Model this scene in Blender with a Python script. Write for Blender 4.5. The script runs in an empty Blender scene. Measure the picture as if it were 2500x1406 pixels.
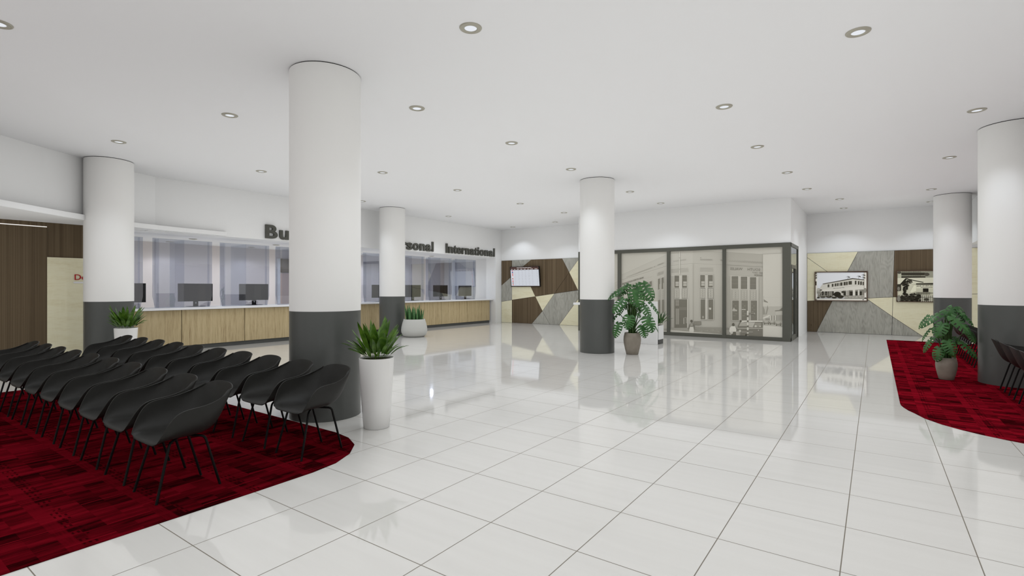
import bpy, bmesh, math, random
from mathutils import Vector, Matrix

SC = bpy.context.scene
COL = SC.collection
PI = math.pi

# ------------------------------------------------------------------ camera
F, CX, CY, EYE, HC, TH = 1250.0, 1250.0, 703.0, 1.57, 4.22, 0.6165
ST, CT = math.sin(TH), math.cos(TH)
cam_d = bpy.data.cameras.new('camera'); cam_d.sensor_width = 36.0; cam_d.lens = 18.0
cam_d.clip_start = 0.05; cam_d.clip_end = 200
cam = bpy.data.objects.new('camera', cam_d); COL.objects.link(cam)
cam.location = (0, 0, EYE); cam.rotation_euler = (PI / 2, 0, TH)
SC.camera = cam

def ray(px, py):
    r = (px - CX) / F; u = (CY - py) / F
    return Vector((-ST + r * CT, CT + r * ST, u))
def on_plane(px, py, p0, n):
    d = ray(px, py); o = Vector((0, 0, EYE))
    t = (Vector(p0) - o).dot(n) / d.dot(n)
    return o + d * t

# ------------------------------------------------------------------ materials
def lin(c):
    c = c / 255.0
    return c / 12.92 if c <= 0.04045 else ((c + 0.055) / 1.055) ** 2.4
def rgb(r, g, b, k=1.0):
    return (lin(r) * k, lin(g) * k, lin(b) * k, 1.0)

def mat(name, col=(0.8, 0.8, 0.8, 1), rough=0.5, spec=0.5, metal=0.0):
    m = bpy.data.materials.new(name); m.use_nodes = True
    b = m.node_tree.nodes['Principled BSDF']
    b.inputs['Base Color'].default_value = col
    b.inputs['Roughness'].default_value = rough
    b.inputs['Specular IOR Level'].default_value = spec
    b.inputs['Metallic'].default_value = metal
    return m
class NT:
    def __init__(s, m):
        s.t = m.node_tree; s.bsdf = s.t.nodes['Principled BSDF']
    def n(s, typ, **kw):
        nd = s.t.nodes.new(typ)
        for k, v in kw.items():
            if k.startswith('i_'):
                nd.inputs[int(k[2:])].default_value = v
            else:
                setattr(nd, k, v)
        return nd
    def l(s, a, b): s.t.links.new(a, b)
    def math(s, op, a, b=None, c=None):
        nd = s.n('ShaderNodeMath', operation=op)
        for i, v in enumerate((a, b, c)):
            if v is None: continue
            if isinstance(v, (int, float)): nd.inputs[i].default_value = v
            else: s.l(v, nd.inputs[i])
        return nd.outputs[0]
    def mix(s, fac, a, b, blend='MIX'):
        nd = s.n('ShaderNodeMix', data_type='RGBA', blend_type=blend)
        for v, i in ((fac, 0), (a, 6), (b, 7)):
            if isinstance(v, (int, float)): nd.inputs[i].default_value = v
            elif isinstance(v, tuple): nd.inputs[i].default_value = v
            else: s.l(v, nd.inputs[i])
        return nd.outputs[2]
    def pos(s, scale=(1, 1, 1), off=(0, 0, 0)):
        g = s.n('ShaderNodeNewGeometry'); mp = s.n('ShaderNodeMapping')
        mp.inputs['Scale'].default_value = scale; mp.inputs['Location'].default_value = off
        s.l(g.outputs['Position'], mp.inputs['Vector']); return mp.outputs[0]
    def noise(s, vec, scale=1.0, detail=2.0, rough=0.5):
        nd = s.n('ShaderNodeTexNoise'); nd.inputs['Scale'].default_value = scale
        nd.inputs['Detail'].default_value = detail; nd.inputs['Roughness'].default_value = rough
        s.l(vec, nd.inputs['Vector']); return nd.outputs[0]
    def ramp(s, fac, stops):
        nd = s.n('ShaderNodeValToRGB'); cr = nd.color_ramp
        while len(cr.elements) < len(stops): cr.elements.new(0.5)
        for e, (p, c) in zip(cr.elements, stops):
            e.position = p; e.color = c if isinstance(c, tuple) else (c, c, c, 1)
        s.l(fac, nd.inputs[0]); return nd.outputs[0]

M = {}
M['wall'] = mat('white_wall_paint', (0.86, 0.86, 0.85, 1), 0.7, 0.25)
M['ceiling'] = mat('white_ceiling_paint', (0.815, 0.815, 0.815, 1), 0.8, 0.2)
M['pink'] = mat('warm_office_paint', (0.70, 0.645, 0.625, 1), 0.7, 0.25)
M['column'] = mat('column_white_paint', (0.845, 0.838, 0.815, 1), 0.55, 0.3)
M['charcoal'] = mat('column_charcoal_paint', (0.090, 0.094, 0.089, 1), 0.32, 0.45)
M['plinth'] = mat('plinth_grey', (0.085, 0.087, 0.083, 1), 0.45, 0.4)
M['top'] = mat('white_solid_surface', (0.86, 0.86, 0.87, 1), 0.3, 0.5)
M['white'] = mat('white_laminate', (0.86, 0.86, 0.85, 1), 0.35, 0.4)
M['letter'] = mat('letter_grey_green', (0.085, 0.085, 0.072, 1), 0.5, 0.4)
M['frame'] = mat('frame_grey_green', (0.10, 0.10, 0.083, 1), 0.42, 0.4)
M['dark'] = mat('dark_gap', (0.012, 0.011, 0.01, 1), 0.7, 0.2)
M['chair'] = mat('chair_plastic', (0.0140, 0.0137, 0.0122, 1), 0.5, 0.36)
M['chairleg'] = mat('chair_leg_black', (0.004, 0.004, 0.004, 1), 0.5, 0.2)
M['planter'] = mat('planter_white_gloss', (0.82, 0.81, 0.79, 1), 0.22, 0.5)
M['bowl'] = mat('planter_matte_grey', (0.56, 0.56, 0.53, 1), 0.7, 0.3)
M['soil'] = mat('potting_soil', (0.02, 0.014, 0.01, 1), 0.95, 0.1)
M['ring'] = mat('downlight_ring_metal', (0.42, 0.40, 0.33, 1), 0.35, 0.5, 0.15)
M['black'] = mat('monitor_black', (0.01, 0.01, 0.01, 1), 0.25, 0.5)
M['monback'] = mat('monitor_back_gloss', (0.014, 0.0135, 0.012, 1), 0.08, 0.6)
M['red'] = mat('sign_red', (0.45, 0.004, 0.012, 1), 0.4, 0.4)
M['picframe'] = mat('brown_picture_frame', (0.09, 0.05, 0.03, 1), 0.4, 0.4)
M['door'] = mat('office_door_paint', (0.50, 0.36, 0.31, 1), 0.5, 0.3)
M['stem'] = mat('plant_stem', (0.035, 0.075, 0.016, 1), 0.5, 0.4)
M['paper'] = mat('white_paper', (0.8, 0.8, 0.78, 1), 0.6, 0.3)

def emis(name, col, strength):
    m = bpy.data.materials.new(name); m.use_nodes = True; t = m.node_tree; t.nodes.clear()
    o = t.nodes.new('ShaderNodeOutputMaterial'); e = t.nodes.new('ShaderNodeEmission')
    e.inputs[0].default_value = col; e.inputs[1].default_value = strength
    t.links.new(e.outputs[0], o.inputs[0]); return m
M['lamp'] = emis('downlight_lens', (0.92, 0.95, 1.0, 1), 0.95)
M['glow'] = emis('lit_groove', (1.0, 0.97, 0.93, 1), 1.0)

def glass(name, tint, fac, rough=0.0):
    m = bpy.data.materials.new(name); m.use_nodes = True; t = m.node_tree; t.nodes.clear()
    o = t.nodes.new('ShaderNodeOutputMaterial'); tr = t.nodes.new('ShaderNodeBsdfTransparent')
    gl = t.nodes.new('ShaderNodeBsdfGlossy'); mx = t.nodes.new('ShaderNodeMixShader')
    fr = t.nodes.new('ShaderNodeFresnel'); ad = t.nodes.new('ShaderNodeMath'); ad.operation = 'ADD'; ad.use_clamp = True
    fr.inputs[0].default_value = 1.45; ad.inputs[1].default_value = fac
    tr.inputs[0].default_value = tint; gl.inputs[0].default_value = (0.93, 0.96, 1, 1); gl.inputs['Roughness'].default_value = rough
    t.links.new(fr.outputs[0], ad.inputs[0])
    # the outer faces mirror; the inner face of the same pane only lets light out
    ge = t.nodes.new('ShaderNodeNewGeometry'); sb = t.nodes.new('ShaderNodeMath'); sb.operation = 'SUBTRACT'; sb.inputs[0].default_value = 1.0
    ml = t.nodes.new('ShaderNodeMath'); ml.operation = 'MULTIPLY'
    t.links.new(ge.outputs['Backfacing'], sb.inputs[1]); t.links.new(sb.outputs[0], ml.inputs[0]); t.links.new(ad.outputs[0], ml.inputs[1]); t.links.new(ml.outputs[0], mx.inputs[0])
    t.links.new(tr.outputs[0], mx.inputs[1]); t.links.new(gl.outputs[0], mx.inputs[2]); t.links.new(mx.outputs[0], o.inputs[0])
    return m
M['glass'] = glass('blue_tinted_glass', (0.75, 0.765, 0.81, 1), 0.15)
M['divglass'] = glass('blue_divider_glass', (0.87, 0.89, 0.93, 1), 0.03)
M['doorglass'] = glass('clear_door_glass', (0.80, 0.81, 0.78, 1), 0.18)

def floor_mat():
    m = mat('glossy_porcelain_tiles', (0.7, 0.7, 0.68, 1), 0.05, 0.52); t = NT(m)
    s = 0.6471
    g = t.n('ShaderNodeNewGeometry'); sp = t.n('ShaderNodeSeparateXYZ'); t.l(g.outputs['Position'], sp.inputs[0])
    def edge(o, off):
        a = t.math('FRACT', t.math('DIVIDE', t.math('SUBTRACT', o, off - 50 * s), s))
        return t.math('MINIMUM', a, t.math('SUBTRACT', 1.0, a))
    e = t.math('MINIMUM', edge(sp.outputs[0], -2.0981), edge(sp.outputs[1], 2.0689))
    line = t.math('LESS_THAN', e, 0.0048)
    n1 = t.noise(t.pos((0.5, 9, 1)), 1.0, 4.0, 0.6)
    n2 = t.noise(t.pos((70, 70, 1)), 1.0, 2.0, 0.6)
    base = t.ramp(n1, [(0.3, (0.69, 0.678, 0.645, 1)), (0.7, (0.72, 0.708, 0.675, 1))])
    base = t.mix(t.math('MULTIPLY', t.math('SUBTRACT', n2, 0.45), 0.12), base, (0.62, 0.60, 0.56, 1))
    t.l(t.mix(line, base, (0.20, 0.178, 0.143, 1)), t.bsdf.inputs['Base Color'])
    t.l(t.math('ADD', t.math('MULTIPLY', line, 0.5), 0.05), t.bsdf.inputs['Roughness'])
    return m
M['floor'] = floor_mat()

def wood(name, stops, fine=(60, 60, 0.8), broad=(9, 9, 0.12), bw=0.5, rough=0.5, spec=0.3, axis_swirl=0.0):
    m = mat(name, (0.3, 0.2, 0.1, 1), rough, spec); t = NT(m)
    a = t.noise(t.pos(fine), 1.0, 4.0, 0.6); b = t.noise(t.pos(broad), 1.0, 3.0, 0.55)
    f = t.math('ADD', t.math('MULTIPLY', a, 1 - bw), t.math('MULTIPLY', b, bw))
    if axis_swirl:
        c = t.noise(t.pos((2.6, 2.6, 0.55)), 1.0, 2.0, 0.5)
        w = t.math('SINE', t.math('MULTIPLY', c, 95.0))
        f = t.math('ADD', f, t.math('MULTIPLY', w, axis_swirl))
    t.l(t.ramp(f, stops), t.bsdf.inputs['Base Color']); return m
M['walnut'] = wood('walnut_veneer', [(0.34, (0.078, 0.054, 0.030, 1)), (0.5, (0.122, 0.087, 0.050, 1)), (0.66, (0.178, 0.132, 0.080, 1))], fine=(85, 85, 0.25), broad=(16, 16, 0.06))
M['oak'] = wood('oak_veneer', [(0.33, (0.33, 0.235, 0.125, 1)), (0.47, (0.50, 0.395, 0.225, 1)), (0.62, (0.59, 0.48, 0.285, 1))], fine=(110, 110, 5.0), broad=(18, 18, 0.7))
M['maple'] = wood('maple_veneer', [(0.25, (0.73, 0.66, 0.43, 1)), (0.5, (0.83, 0.785, 0.565, 1)), (0.7, (0.855, 0.82, 0.61, 1))], fine=(6, 6, 40), broad=(1.2, 1.2, 6), rough=0.45, axis_swirl=0.018)
M['greywood'] = wood('grey_stained_veneer', [(0.3, (0.29, 0.283, 0.245, 1)), (0.5, (0.39, 0.382, 0.335, 1)), (0.68, (0.45, 0.44, 0.39, 1))], fine=(38, 38, 6), broad=(7, 7, 1.2), rough=0.5, axis_swirl=0.07)

def rug_mat(name, rot, k=1.0, fy=6.0):
    m = mat(name, (0.2, 0.005, 0.01, 1), 1.0, 0.0); t = NT(m)
    g = t.n('ShaderNodeNewGeometry'); mp = t.n('ShaderNodeMapping'); mp.inputs['Rotation'].default_value = (0, 0, rot)
    t.l(g.outputs['Position'], mp.inputs['Vector'])
    sp = t.n('ShaderNodeSeparateXYZ'); t.l(mp.outputs[0], sp.inputs[0])
    x, y = sp.outputs[0], sp.outputs[1]      # streaks run along y, plain bands along x
    def vec(sx, sy, ox=0.0, oy=0.0):
        c = t.n('ShaderNodeCombineXYZ')
        t.l(t.math('ADD', t.math('MULTIPLY', x, sx), ox), c.inputs[0]); t.l(t.math('ADD', t.math('MULTIPLY', y, sy), oy), c.inputs[1]); return c.outputs[0]
    def cell(sx, sy, ox, oy):
        c = t.n('ShaderNodeCombineXYZ')
        t.l(t.math('FLOOR', t.math('ADD', t.math('MULTIPLY', x, sx), ox)), c.inputs[0]); t.l(t.math('FLOOR', t.math('ADD', t.math('MULTIPLY', y, sy), oy)), c.inputs[1])
        w = t.n('ShaderNodeTexWhiteNoise', noise_dimensions='2D'); t.l(c.outputs[0], w.inputs['Vector']); return w.outputs[0]
    streak = t.noise(vec(120, fy), 1.0, 4.0, 0.7)
    broad = t.noise(vec(17, 2.6, 3, 8), 1.0, 2.0, 0.5)
    c1 = cell(6.1, 3.92, 0.3, 0.24); c2 = cell(14.3, 7.84, 0.1, 0.48)
    f = t.math('ADD', t.math('MULTIPLY', streak, 0.55), t.math('MULTIPLY', broad, 0.45))
    f = t.math('ADD', f, t.math('MULTIPLY', t.math('SUBTRACT', c1, 0.5), 0.20))
    f = t.math('ADD', f, t.math('MULTIPLY', t.math('SUBTRACT', c2, 0.5), 0.16))
    col = t.ramp(f, [(0.34, (0.014, 0.0010, 0.0016, 1)), (0.45, (0.056, 0.0014, 0.0036, 1)), (0.57, (0.108, 0.0022, 0.0062, 1)), (0.72, (0.170, 0.0042, 0.0100, 1))])
    yp = t.math('FRACT', t.math('DIVIDE', t.math('ADD', y, 49.53), 0.51))
    band = t.math('LESS_THAN', t.math('ABSOLUTE', t.math('SUBTRACT', yp, 0.07)), 0.075)
    bandn = t.noise(vec(4.0, 70, 1, 2), 1.0, 2.0, 0.6)
    col = t.mix(t.math('MULTIPLY', band, t.math('MULTIPLY', bandn, 0.95)), col, (0.135, 0.0026, 0.0075, 1))
    hatch = t.math('LESS_THAN', t.math('ABSOLUTE', t.math('SUBTRACT', yp, 0.24)), 0.085)
    hx = t.math('GREATER_THAN', t.math('FRACT', t.math('MULTIPLY', x, 13.0)), 0.50)
    hy = t.math('GREATER_THAN', t.math('FRACT', t.math('MULTIPLY', yp, 17.0)), 0.55)
    hm = t.math('MULTIPLY', hatch, t.math('MULTIPLY', hx, hy))
    hm = t.math('MULTIPLY', hm, t.math('GREATER_THAN', t.noise(vec(9, 7, 5, 1), 1.0, 1.0, 0.5), 0.45))
    col = t.mix(t.math('MULTIPLY', hm, 0.8), col, (0.016, 0.001, 0.002, 1))
    xl = t.math('FRACT', t.math('DIVIDE', t.math('ADD', x, t.math('MULTIPLY', t.math('FLOOR', t.math('DIVIDE', t.math('ADD', y, 49.53), 0.255)), 0.17)), 0.53))
    ln = t.math('LESS_THAN', xl, 0.022)
    col = t.mix(t.math('MULTIPLY', ln, 0.8), col, (0.19, 0.0045, 0.011, 1))
    t.l(t.mix(1.0, col, (k, k, k, 1), 'MULTIPLY'), t.bsdf.inputs['Base Color']); return m
M['rug_a'] = rug_mat('red_carpet', 0.0, 0.88)
M['rug_b'] = rug_mat('red_carpet_turned', PI / 2, 1.55, 13.0)

def leaf_mat(name, a, b, rough=0.35, sc=14):
    m = mat(name, a, rough, 0.5); t = NT(m)
    t.l(t.ramp(t.noise(t.pos((sc, sc, sc)), 1.0, 2.0, 0.5), [(0.35, a), (0.65, b)]), t.bsdf.inputs['Base Color']); return m
M['leaf'] = leaf_mat('broad_green_leaf', (0.036, 0.098, 0.008, 1), (0.100, 0.205, 0.022, 1), 0.27)
M['monstera'] = leaf_mat('split_green_leaf', (0.020, 0.080, 0.017, 1), (0.044, 0.140, 0.032, 1), 0.30, 9)
M['aloe'] = leaf_mat('spiky_green_leaf', (0.05, 0.135, 0.045, 1), (0.095, 0.22, 0.075, 1), 0.5, 30)
M['frond'] = leaf_mat('dark_green_leaf', (0.012, 0.05, 0.006, 1), (0.05, 0.13, 0.02, 1), 0.35)
M['clay'] = leaf_mat('taupe_clay_pot', (0.235, 0.205, 0.165, 1), (0.29, 0.255, 0.21, 1), 0.6, 6)

def print_mat(name, emit=0.0, rough=0.4, spec=0.3):
    m = mat(name, (1, 1, 1, 1), rough, spec); t = NT(m)
    a = t.n('ShaderNodeAttribute', attribute_name='print')
    if emit:
        t.bsdf.inputs['Base Color'].default_value = (0.02, 0.02, 0.02, 1)
        t.l(a.outputs['Color'], t.bsdf.inputs['Emission Color']); t.bsdf.inputs['Emission Strength'].default_value = emit
    else:
        t.l(a.outputs['Color'], t.bsdf.inputs['Base Color'])
    return m
M['mural'] = print_mat('sepia_photo_film', 0, 0.16, 0.45)
M['photo'] = print_mat('framed_photo_print', 0, 0.3, 0.3)
M['screen'] = print_mat('lit_screen', 1.0, 0.15, 0.4)

# ------------------------------------------------------------------ mesh helpers
class MB:
    """collects verts and faces (with a material slot per face) and links them as ONE mesh"""
    def __init__(s): s.v = []; s.f = []; s.mi = []; s.cur = 0; s.sm = []; s.smooth = False; s.fc = []; s.colr = None
    def add(s, vs, fs):
        o = len(s.v); s.v += [tuple(p) for p in vs]
        for f in fs:
            s.f.append([o + i for i in f]); s.mi.append(s.cur); s.sm.append(s.smooth); s.fc.append(s.colr)
        return s
    def box(s, x0, x1, y0, y1, z0, z1):
        v = [(x0, y0, z0), (x1, y0, z0), (x1, y1, z0), (x0, y1, z0), (x0, y0, z1), (x1, y0, z1), (x1, y1, z1), (x0, y1, z1)]
        return s.add(v, [(3, 2, 1, 0), (4, 5, 6, 7), (0, 1, 5, 4), (1, 2, 6, 5), (2, 3, 7, 6), (3, 0, 4, 7)])
    def prism(s, poly, axis, a, b):
        """poly of 2-D points extruded along an axis between a and b"""
        def p(q, c):
            return {'x': (c, q[0], q[1]), 'y': (q[0], c, q[1]), 'z': (q[0], q[1], c)}[axis]
        n = len(poly)
        s.add([p(q, a) for q in poly] + [p(q, b) for q in poly],
              [tuple(range(n))[::-1], tuple(range(n, 2 * n))] + [(i, (i + 1) % n, n + (i + 1) % n, n + i) for i in range(n)])
        return s
    def lathe(s, prof, c=(0, 0), seg=48, cap0=True, cap1=False):
        n = len(prof); vs = []; fs = []
        for i in range(seg):
            a = 2 * PI * i / seg
            for r, z in prof: vs.append((c[0] + r * math.cos(a), c[1] + r * math.sin(a), z))
        for i in range(seg):
            j = (i + 1) % seg
            for k in range(n - 1): fs.append((i * n + k, j * n + k, j * n + k + 1, i * n + k + 1))
        s.smooth = True; s.add(vs, fs); s.smooth = False
        if cap0: s.add([(c[0] + prof[0][0] * math.cos(2 * PI * i / seg), c[1] + prof[0][0] * math.sin(2 * PI * i / seg), prof[0][1]) for i in range(seg)], [tuple(range(seg))[::-1]])
        if cap1: s.add([(c[0] + prof[-1][0] * math.cos(2 * PI * i / seg), c[1] + prof[-1][0] * math.sin(2 * PI * i / seg), prof[-1][1]) for i in range(seg)], [tuple(range(seg))])
        return s
    def tube(s, pts, rad, seg=10):
        pts = [Vector(p) for p in pts]; n = len(pts)
        rr = rad if isinstance(rad, (list, tuple)) else [rad] * n
        vs = []; fs = []; prev = None
        for i, p in enumerate(pts):
            d = (pts[min(i + 1, n - 1)] - pts[max(i - 1, 0)]).normalized()
            if prev is None:
                up = Vector((0, 0, 1)) if abs(d.z) < 0.9 else Vector((1, 0, 0)); a = d.cross(up).normalized()
            else:
                a = (prev - d * prev.dot(d)).normalized()
            b = d.cross(a); prev = a
            for k in range(seg):
                t = 2 * PI * k / seg; vs.append(p + (a * math.cos(t) + b * math.sin(t)) * rr[i])
        for i in range(n - 1):
            for k in range(seg):
                k2 = (k + 1) % seg; fs.append((i * seg + k, i * seg + k2, (i + 1) * seg + k2, (i + 1) * seg + k))
        s.smooth = True; s.add(vs, fs); s.smooth = False
        s.add(vs[:seg], [tuple(range(seg))[::-1]]); s.add(vs[-seg:], [tuple(range(seg))]); return s
    def grid(s, rows):
        n = len(rows[0]); vs = [p for r in rows for p in r]
        fs = [(i * n + k, i * n + k + 1, (i + 1) * n + k + 1, (i + 1) * n + k) for i in range(len(rows) - 1) for k in range(n - 1)]
        s.smooth = True; s.add(vs, fs); s.smooth = False; return s
    def build(s, name, mats, parent=None, bevel=0.0):
        me = bpy.data.meshes.new(name); me.from_pydata(s.v, [], s.f)
        if not isinstance(mats, (list, tuple)): mats = [mats]
        for m in mats: me.materials.append(m)
        for p, mi, sm in zip(me.polygons, s.mi, s.sm): p.material_index = mi; p.use_smooth = sm
        if any(c is not None for c in s.fc):
            at = me.attributes.new('print', 'FLOAT_COLOR', 'CORNER')
            for p, c in zip(me.polygons, s.fc):
                for li in p.loop_indices: at.data[li].color = c or (0.5, 0.5, 0.5, 1)
        me.validate(); me.update()
        o = bpy.data.objects.new(name, me); COL.objects.link(o)
        if parent is not None: o.parent = parent
        if bevel:
            b = o.modifiers.new('edge', 'BEVEL'); b.width = bevel; b.segments = 2; b.limit_method = 'ANGLE'; b.angle_limit = 0.9
        return o

def tag(o, label, cat, group=None, kind=None):
    o['label'] = label; o['category'] = cat
    if group: o['group'] = group
    if kind: o['kind'] = kind
    return o
def thing(name, label, cat, loc=(0, 0, 0), rz=0.0, group=None):
    o = bpy.data.objects.new(name, None); COL.objects.link(o); o.empty_display_size = 0.1
    o.location = loc; o.rotation_euler = (0, 0, rz)
    return tag(o, label, cat, group)
def structure(o): o['kind'] = 'structure'; return o
def dup(root, loc=None, rz=None, label=None, group=None):
    r = root.copy(); COL.objects.link(r)
    if loc is not None: r.location = loc
    if rz is not None: r.rotation_euler = (0, 0, rz)
    if label: r['label'] = label
    if group: r['group'] = group
    for ch in list(root.children):
        c = ch.copy(); COL.objects.link(c); c.parent = r
        for g in list(ch.children):
            d = g.copy(); COL.objects.link(d); d.parent = c
    return r
ORD = ['first', 'second', 'third', 'fourth', 'fifth', 'sixth', 'seventh', 'eighth', 'ninth', 'tenth', 'eleventh', 'twelfth']

_glyphs = {}
def text_mesh(body, bold=0.0, res=4):
    """triangulated outline of a line of text: 2-D points with x in 0..1 and y in cap heights"""
    key = (body, bold)
    if key in _glyphs: return _glyphs[key]
    c = bpy.data.curves.new('txt', 'FONT'); c.body = body; c.offset = bold; c.resolution_u = res; c.fill_mode = 'FRONT'
    o = bpy.data.objects.new('txt', c); COL.objects.link(o)
    dg = bpy.context.evaluated_depsgraph_get(); me = bpy.data.meshes.new_from_object(o.evaluated_get(dg))
    vs = [(v.co.x, v.co.y) for v in me.vertices]; fs = [tuple(p.vertices) for p in me.polygons]
    bpy.data.objects.remove(o); bpy.data.curves.remove(c); bpy.data.meshes.remove(me)
    c2 = bpy.data.curves.new('txt', 'FONT'); c2.body = 'H'; c2.offset = bold
    o2 = bpy.data.objects.new('txt', c2); COL.objects.link(o2)
    dg = bpy.context.evaluated_depsgraph_get(); me = bpy.data.meshes.new_from_object(o2.evaluated_get(dg))
    cap0 = min(v.co.y for v in me.vertices); cap1 = max(v.co.y for v in me.vertices)
    bpy.data.objects.remove(o2); bpy.data.curves.remove(c2); bpy.data.meshes.remove(me)
    x0 = min(v[0] for v in vs); x1 = max(v[0] for v in vs)
    vs = [((x - x0) / (x1 - x0), (y - cap0) / (cap1 - cap0)) for x, y in vs]
    _glyphs[key] = (vs, fs); return _glyphs[key]

class Print:
    """flat printed picture on a plane: polygons traced at their real place on that plane, each a hair in front of the last"""
    def __init__(s, p0, n, org, k, gain=1.35):
        s.mb = MB(); s.p0 = Vector(p0); s.n = Vector(n).normalized(); s.org = org; s.k = k; s.i = 0; s.gain = gain
    def P(s, q):
        return on_plane(s.org[0] + q[0] * s.k, s.org[1] + q[1] * s.k, s.p0 + s.n * (0.00012 * s.i), s.n)
    def poly(s, pts, c):
        s.i += 1; s.mb.colr = rgb(*(c if isinstance(c, tuple) else (c, c - 3, c - 13)), k=s.gain)
        s.mb.add([s.P(q) for q in pts], [tuple(range(len(pts)))[::-1]]); return s
    def rect(s, x0, y0, x1, y1, c): return s.poly([(x0, y0), (x1, y0), (x1, y1), (x0, y1)], c)
    def line(s, a, b, w, c):
        d = Vector((b[0] - a[0], b[1] - a[1])); q = Vector((-d.y, d.x)).normalized() * (w / 2)
        return s.poly([(a[0] + q.x, a[1] + q.y), (b[0] + q.x, b[1] + q.y), (b[0] - q.x, b[1] - q.y), (a[0] - q.x, a[1] - q.y)], c)
    def ell(s, x, y, rx, ry, c, n=14): return s.poly([(x + rx * math.cos(2 * PI * i / n), y + ry * math.sin(2 * PI * i / n)) for i in range(n)], c)
    def text(s, body, a, b, h, c, bold=0.02):
        vs, fs = text_mesh(body, bold, 2); s.i += 1; s.mb.colr = rgb(*(c if isinstance(c, tuple) else (c, c - 3, c - 13)), k=s.gain)
        pts = [s.P((a[0] + (b[0] - a[0]) * u, a[1] + (b[1] - a[1]) * u - v * h)) for u, v in vs]
        s.mb.add(pts, fs); return s
# ------------------------------------------------------------------ the setting
structure(MB().box(-19, 7, -6, 23, -0.1, 0).build('floor', M['floor']))
structure(MB().box(-19, 7, -6, 23, HC, HC + 0.1).build('ceiling', M['ceiling']))
ZS = 2.93            # soffit height over the counter

# counter side: flat fascia, curved bulkhead over the waiting area, projecting curved canopy
wl = MB(); wl.box(-14.2, -14.0, 4.9, 18.47, ZS, HC); structure(wl.build('wall_left', M['wall']))
curve_in = [(-10.2, 0.0), (-11.0, 0.72), (-11.7, 1.38), (-12.35, 2.11), (-12.8, 2.78), (-13.22, 3.48), (-13.56, 4.05), (-13.84, 4.59), (-14.02, 5.1)]
mb = MB()
poly = [(-19, -5.9), (-10.2, -5.9)] + curve_in + [(-14.19, 5.1), (-19, 5.1)]
mb.prism(poly, 'z', 3.04, HC); structure(mb.build('wall_bulkhead', M['wall']))
front = [(-9.6, 0.0), (-10.55, 0.72), (-11.25, 1.34), (-11.87, 2.02), (-12.39, 2.65), (-12.72, 3.06), (-13.0, 3.46), (-13.31, 3.95), (-13.59, 4.47), (-13.74, 5.0), (-13.85, 5.65), (-13.92, 6.66)]
mb = MB(); mb.prism([(-19, -5.9), (-9.6, -5.9)] + front + [(-14.19, 6.66), (-14.19, 4.16), (-19, 4.16)], 'z', ZS + 0.01, 3.045)
structure(mb.build('trim_1', M['wall']))

# walnut wall with a door-size panel and lit groove, at the far left
ww = structure(MB().box(-14.3, -14.12, -5.9, 4.14, 0, ZS + 0.01).build('wall_walnut', M['walnut']))
structure(MB().box(-14.12, -14.095, -5.9, 3.108, 0, 2.835).build('door_panel', M['walnut'], ww))
MB().box(-14.119, -14.105, -5.9, 3.108, 2.838, 2.853).build('lit_groove', M['glow'], ww)
structure(MB().box(-14.9, -14.3, 4.02, 4.132, 0, ZS).build('wall_return', M['wall']))

# office behind the counter
structure(MB().box(-17.6, -17.4, 4.14, 18.95, 0, ZS).build('wall_office', M['pink']))
structure(MB().box(-17.6, -14.2, 4.0, 19.0, ZS, ZS + 0.1).build('ceiling_office', M['wall']))
structure(MB().box(-17.4, -14.9, 3.98, 4.14, 0, ZS).build('wall_office_near', M['wall']))
structure(MB().box(-17.4, -14.2, 18.75, 18.95, 0, ZS).build('wall_office_far', M['wall']))
d1 = structure(MB().box(-17.4, -17.36, 10.15, 11.25, 0, 2.10).build('door_1', M['door']))
MB().box(-17.4, -17.345, 10.05, 10.15, 0, 2.62).build('door_frame', M['wall'], d1)
MB().box(-17.4, -17.345, 11.25, 11.35, 0, 2.62).build('door_frame', M['wall'], d1)
MB().box(-17.4, -17.35, 10.15, 11.25, 2.13, 2.62).build('transom', M['walnut'], d1)
# white end pier
structure(MB().box(-14.55, -14.0, 18.47, 18.95, 0, HC).build('wall_pier', M['wall']))

# far walls
structure(MB().box(-14.0, -8.95, 18.93, 19.1, 0, HC).build('wall_far', M['wall']))
structure(MB().box(-2.1, 7, 21.28, 21.45, 0, HC).build('wall_far_right', M['wall']))
structure(MB().box(-2.15, -2.0, 18.72, 21.3, 0, HC).build('wall_alcove', M['wall']))
structure(MB().box(-8.95, -2.0, 16.9, 17.05, 2.905, HC).build('wall_box', M['wall']))
structure(MB().box(-2.15, -2.0, 17.05, 18.72, 2.905, HC).build('wall_box_side', M['wall']))
structure(MB().box(-8.95, -8.8, 17.05, 18.95, 0, HC).build('wall_box_left', M['wall']))
structure(MB().box(-8.8, -2.15, 18.6, 18.72, 0, 2.905).build('wall_box_back', M['wall']))
structure(MB().box(-8.8, -2.15, 17.05, 18.6, 2.905, 3.0).build('ceiling_box', M['wall']))
# right side: upper fascia, low soffit, outer walls
structure(MB().box(2.4, 2.55, -5.9, 21.28, ZS, HC).build('wall_right', M['wall']))
structure(MB().box(2.55, 6.0, -5.9, 21.28, ZS, ZS + 0.1).build('ceiling_right', M['wall']))
structure(MB().box(6.0, 6.2, -5.9, 21.28, 0, ZS).build('wall_right_outer', M['wall']))
structure(MB().box(-15, 6.2, -6.0, -5.8, 0, HC).build('wall_back', M['wall']))

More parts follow.
